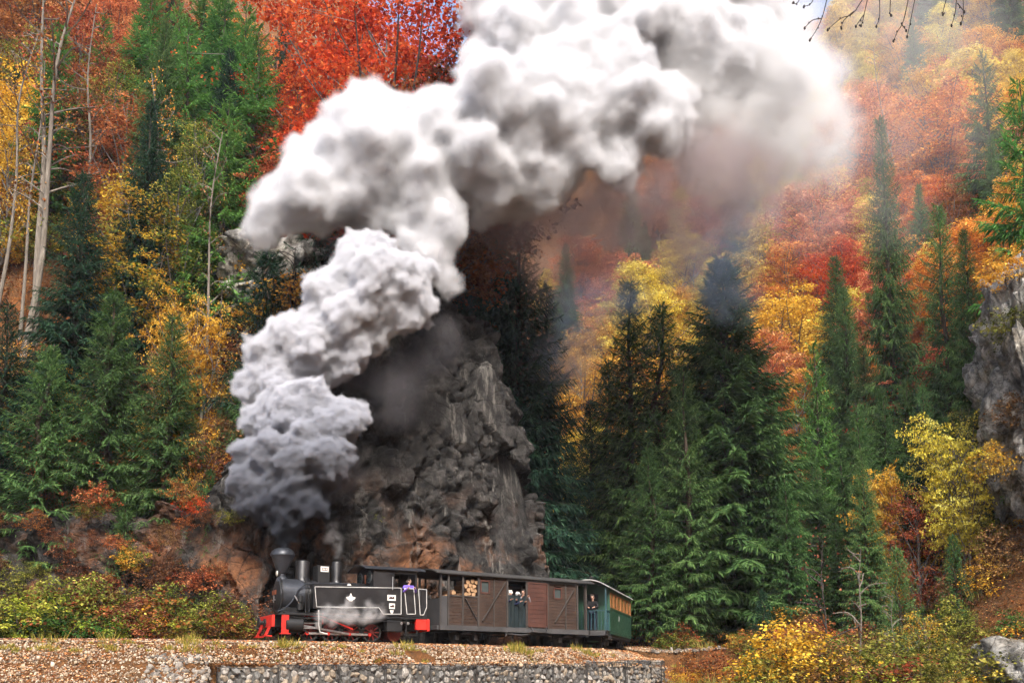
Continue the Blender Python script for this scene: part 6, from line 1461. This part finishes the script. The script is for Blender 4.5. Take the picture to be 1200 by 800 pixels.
smoke = empty('smoke', tuple(P(331, 642, 40.2)))
setp(smoke, 'dense billowing smoke from the chimney, sooty grey at its base and white above', 'smoke', kind='stuff')
def soot_fog(name, density, stops, z0, z1, scale):
    """thick smoke: soot content falls along the plume from the chimney upwards"""
    k = NT(name); k.n.remove(k.b); v = k.new('VolumePrincipled'); at = k.new('Attribute', attribute_name='density')
    n = k.noise(scale, 5, .65, dist=.4); w = k.ramp(n, [(.30, (.45,) * 3), (.62, (1.25,) * 3)])
    mu = k.new('Math', operation='MULTIPLY'); k.l(at.outputs['Fac'], mu.inputs[0]); k.l(w, mu.inputs[1])
    m2 = k.new('Math', operation='MULTIPLY'); k.l(mu.outputs[0], m2.inputs[0]); m2.inputs[1].default_value = density
    geo = k.new('NewGeometry'); sx = k.new('SeparateXYZ'); k.l(geo.outputs['Position'], sx.inputs[0])
    n2 = k.noise(.7, 3, .6); md = k.new('Math', operation='MULTIPLY_ADD'); k.l(n2, md.inputs[0]); md.inputs[1].default_value = 3.0; k.l(sx.outputs[2], md.inputs[2])
    mr = k.new('MapRange'); mr.inputs[1].default_value = z0 + 1.5; mr.inputs[2].default_value = z1 + 1.5; k.l(md.outputs[0], mr.inputs[0])
    v.inputs['Density Attribute'].default_value = ''; v.inputs['Anisotropy'].default_value = 0.0
    k.l(k.ramp(mr.outputs[0], stops), v.inputs['Color']); k.l(m2.outputs[0], v.inputs['Density']); k.l(v.outputs[0], k.o.inputs['Volume']); return k.m
def billow(name, rows, vox, levels, seed, core_iso, amps, mat, fvox, band, core_amps=None):
    """an inner body of thick smoke and round it the billowing fog that one sees"""
    F, A, lo = blob_field(px_spheres(rows, 42), vox, levels, seed); A = blur(A, 14); F = blur(F, 1); mv = Matrix.Translation(-smoke.location)
    me = surface(blur(F, 3)[::2, ::2, ::2], A[::2, ::2, ::2], lo, vox * 2, core_iso, name, M['smoke'])
    if core_amps: puff(me, core_amps, seed)
    me.transform(mv); link(name, me, smoke)
    me = surface(F, A, lo, vox, 0.0, name, M['smoke']); puff(me, amps, seed); me.transform(mv); fog('smoke_billow', me, mat, fvox, band, smoke)
GREY = [(0, (.035, .040, .052)), (.2, (.14, .15, .185)), (.45, (.46, .475, .53)), (.75, (.73, .74, .79)), (1, (.80, .805, .84))]
WHITE = [(0, (.62, .60, .62)), (.35, (.76, .755, .775)), (1, (.865, .87, .895))]
billow('sooty_column', COLUMN, .06, [(22, .46, .84, .1), (14, .44, .88, .1), (6, .45, .92, .1)], 5, -.40, ((1.5, .28), (3.4, .22), (7.5, .10)), soot_fog('sooty_smoke', 12.0, GREY, 3.5, 13, 2.4), .055, .13)
billow('grey_billow', MIDDLE, .07, [(22, .46, .84, .1), (14, .44, .88, .1), (6, .45, .92, .1)], 15, -.45, ((1.3, .32), (3.0, .24), (6.5, .10)), soot_fog('grey_smoke_body', 9.0, GREY, 3.5, 13, 1.8), .07, .18)
billow('white_plume', NECK + UPPER, .12, [(20, .50, .80, .1), (10, .48, .84, .1), (5, .45, .9, .1)], 6, -.55, ((.6, .36), (1.4, .26), (3.2, .17), (6, .06)), soot_fog('white_smoke', 4.2, WHITE, 13, 20, 1.6), .11, .42, ((.6, .36), (1.4, .2)))
for nm, rows, c, dn, band in (('thin_white_smoke', THIN_WHITE, (.96, .96, .97), .9, 1.6), ('brown_smoke', BROWN, (.54, .455, .465), .6, 1.6), ('blue_smoke', BLUE, (.66, .80, .95), .26, 1.6), ('smoke_veil', VEIL, (.93, .93, .96), .025, 2.0), ('grey_smoke', THIN_GREY, (.30, .29, .31), 1.0, 1.2)):
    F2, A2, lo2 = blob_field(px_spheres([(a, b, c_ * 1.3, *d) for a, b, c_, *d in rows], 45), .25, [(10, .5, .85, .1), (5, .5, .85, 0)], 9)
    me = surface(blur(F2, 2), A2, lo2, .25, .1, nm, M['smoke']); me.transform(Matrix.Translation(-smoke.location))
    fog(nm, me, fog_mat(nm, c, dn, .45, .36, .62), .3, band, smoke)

# ------------------------------------------------------------------ steam about the engine
def steam(name, lab, rows, den, band=.25):
    sp = []
    for px, py, r_, yo in rows:
        a, c = LO.S(px, py, yo); w = LO.e.matrix_basis @ Vector((a, yo, c)); sp.append((w.x, w.y, w.z, r_ / 28.5, .9))
    F2, A2, lo2 = blob_field(sp, .07, [(9, .5, .85, .2), (5, .5, .85, .1)], 4, .4)
    me = surface(blur(F2, 1), A2, lo2, .07, .05, name, M['smoke']); c0 = Vector(sp[0][:3]); me.transform(Matrix.Translation(-c0))
    o_ = fog(name, me, fog_mat(name, (.97, .97, .98), den, 2.2, .38, .6), .09, band, None); o_.location = c0; return setp(o_, lab, 'steam', kind='stuff')
steam('cylinder_steam', 'white steam leaking around the wheels of the locomotive', [(382, 716, 9, 1.15), (392, 722, 10, 1.2), (402, 716, 9, 1.15), (412, 722, 9, 1.2), (408, 706, 7, 1.2), (424, 724, 9, 1.15), (436, 722, 9, 1.15), (446, 716, 8, 1.1), (430, 710, 7, 1.15), (374, 722, 7, 1.1)], 2.6)
steam('dome_steam', 'thin steam rising from the rear dome', [(395, 652, 4, 0), (396, 643, 5, 0), (394, 632, 7, .0), (389, 619, 8, -.1), (383, 630, 7, -.1)], 2.2)

# ------------------------------------------------------------------ hazy air of the valley
k = NT('haze_air'); k.n.remove(k.b); v_ = k.new('VolumePrincipled'); v_.inputs['Color'].default_value = (.80, .88, 1.0, 1); v_.inputs['Density'].default_value = .0003; v_.inputs['Anisotropy'].default_value = .3
k.l(v_.outputs[0], k.o.inputs['Volume'])
hz_ = MB().box(-410, 430, -410, 430, -6, 175).build('haze', k.m); setp(hz_, 'thin pale blue haze hanging in the valley', 'haze', kind='stuff')
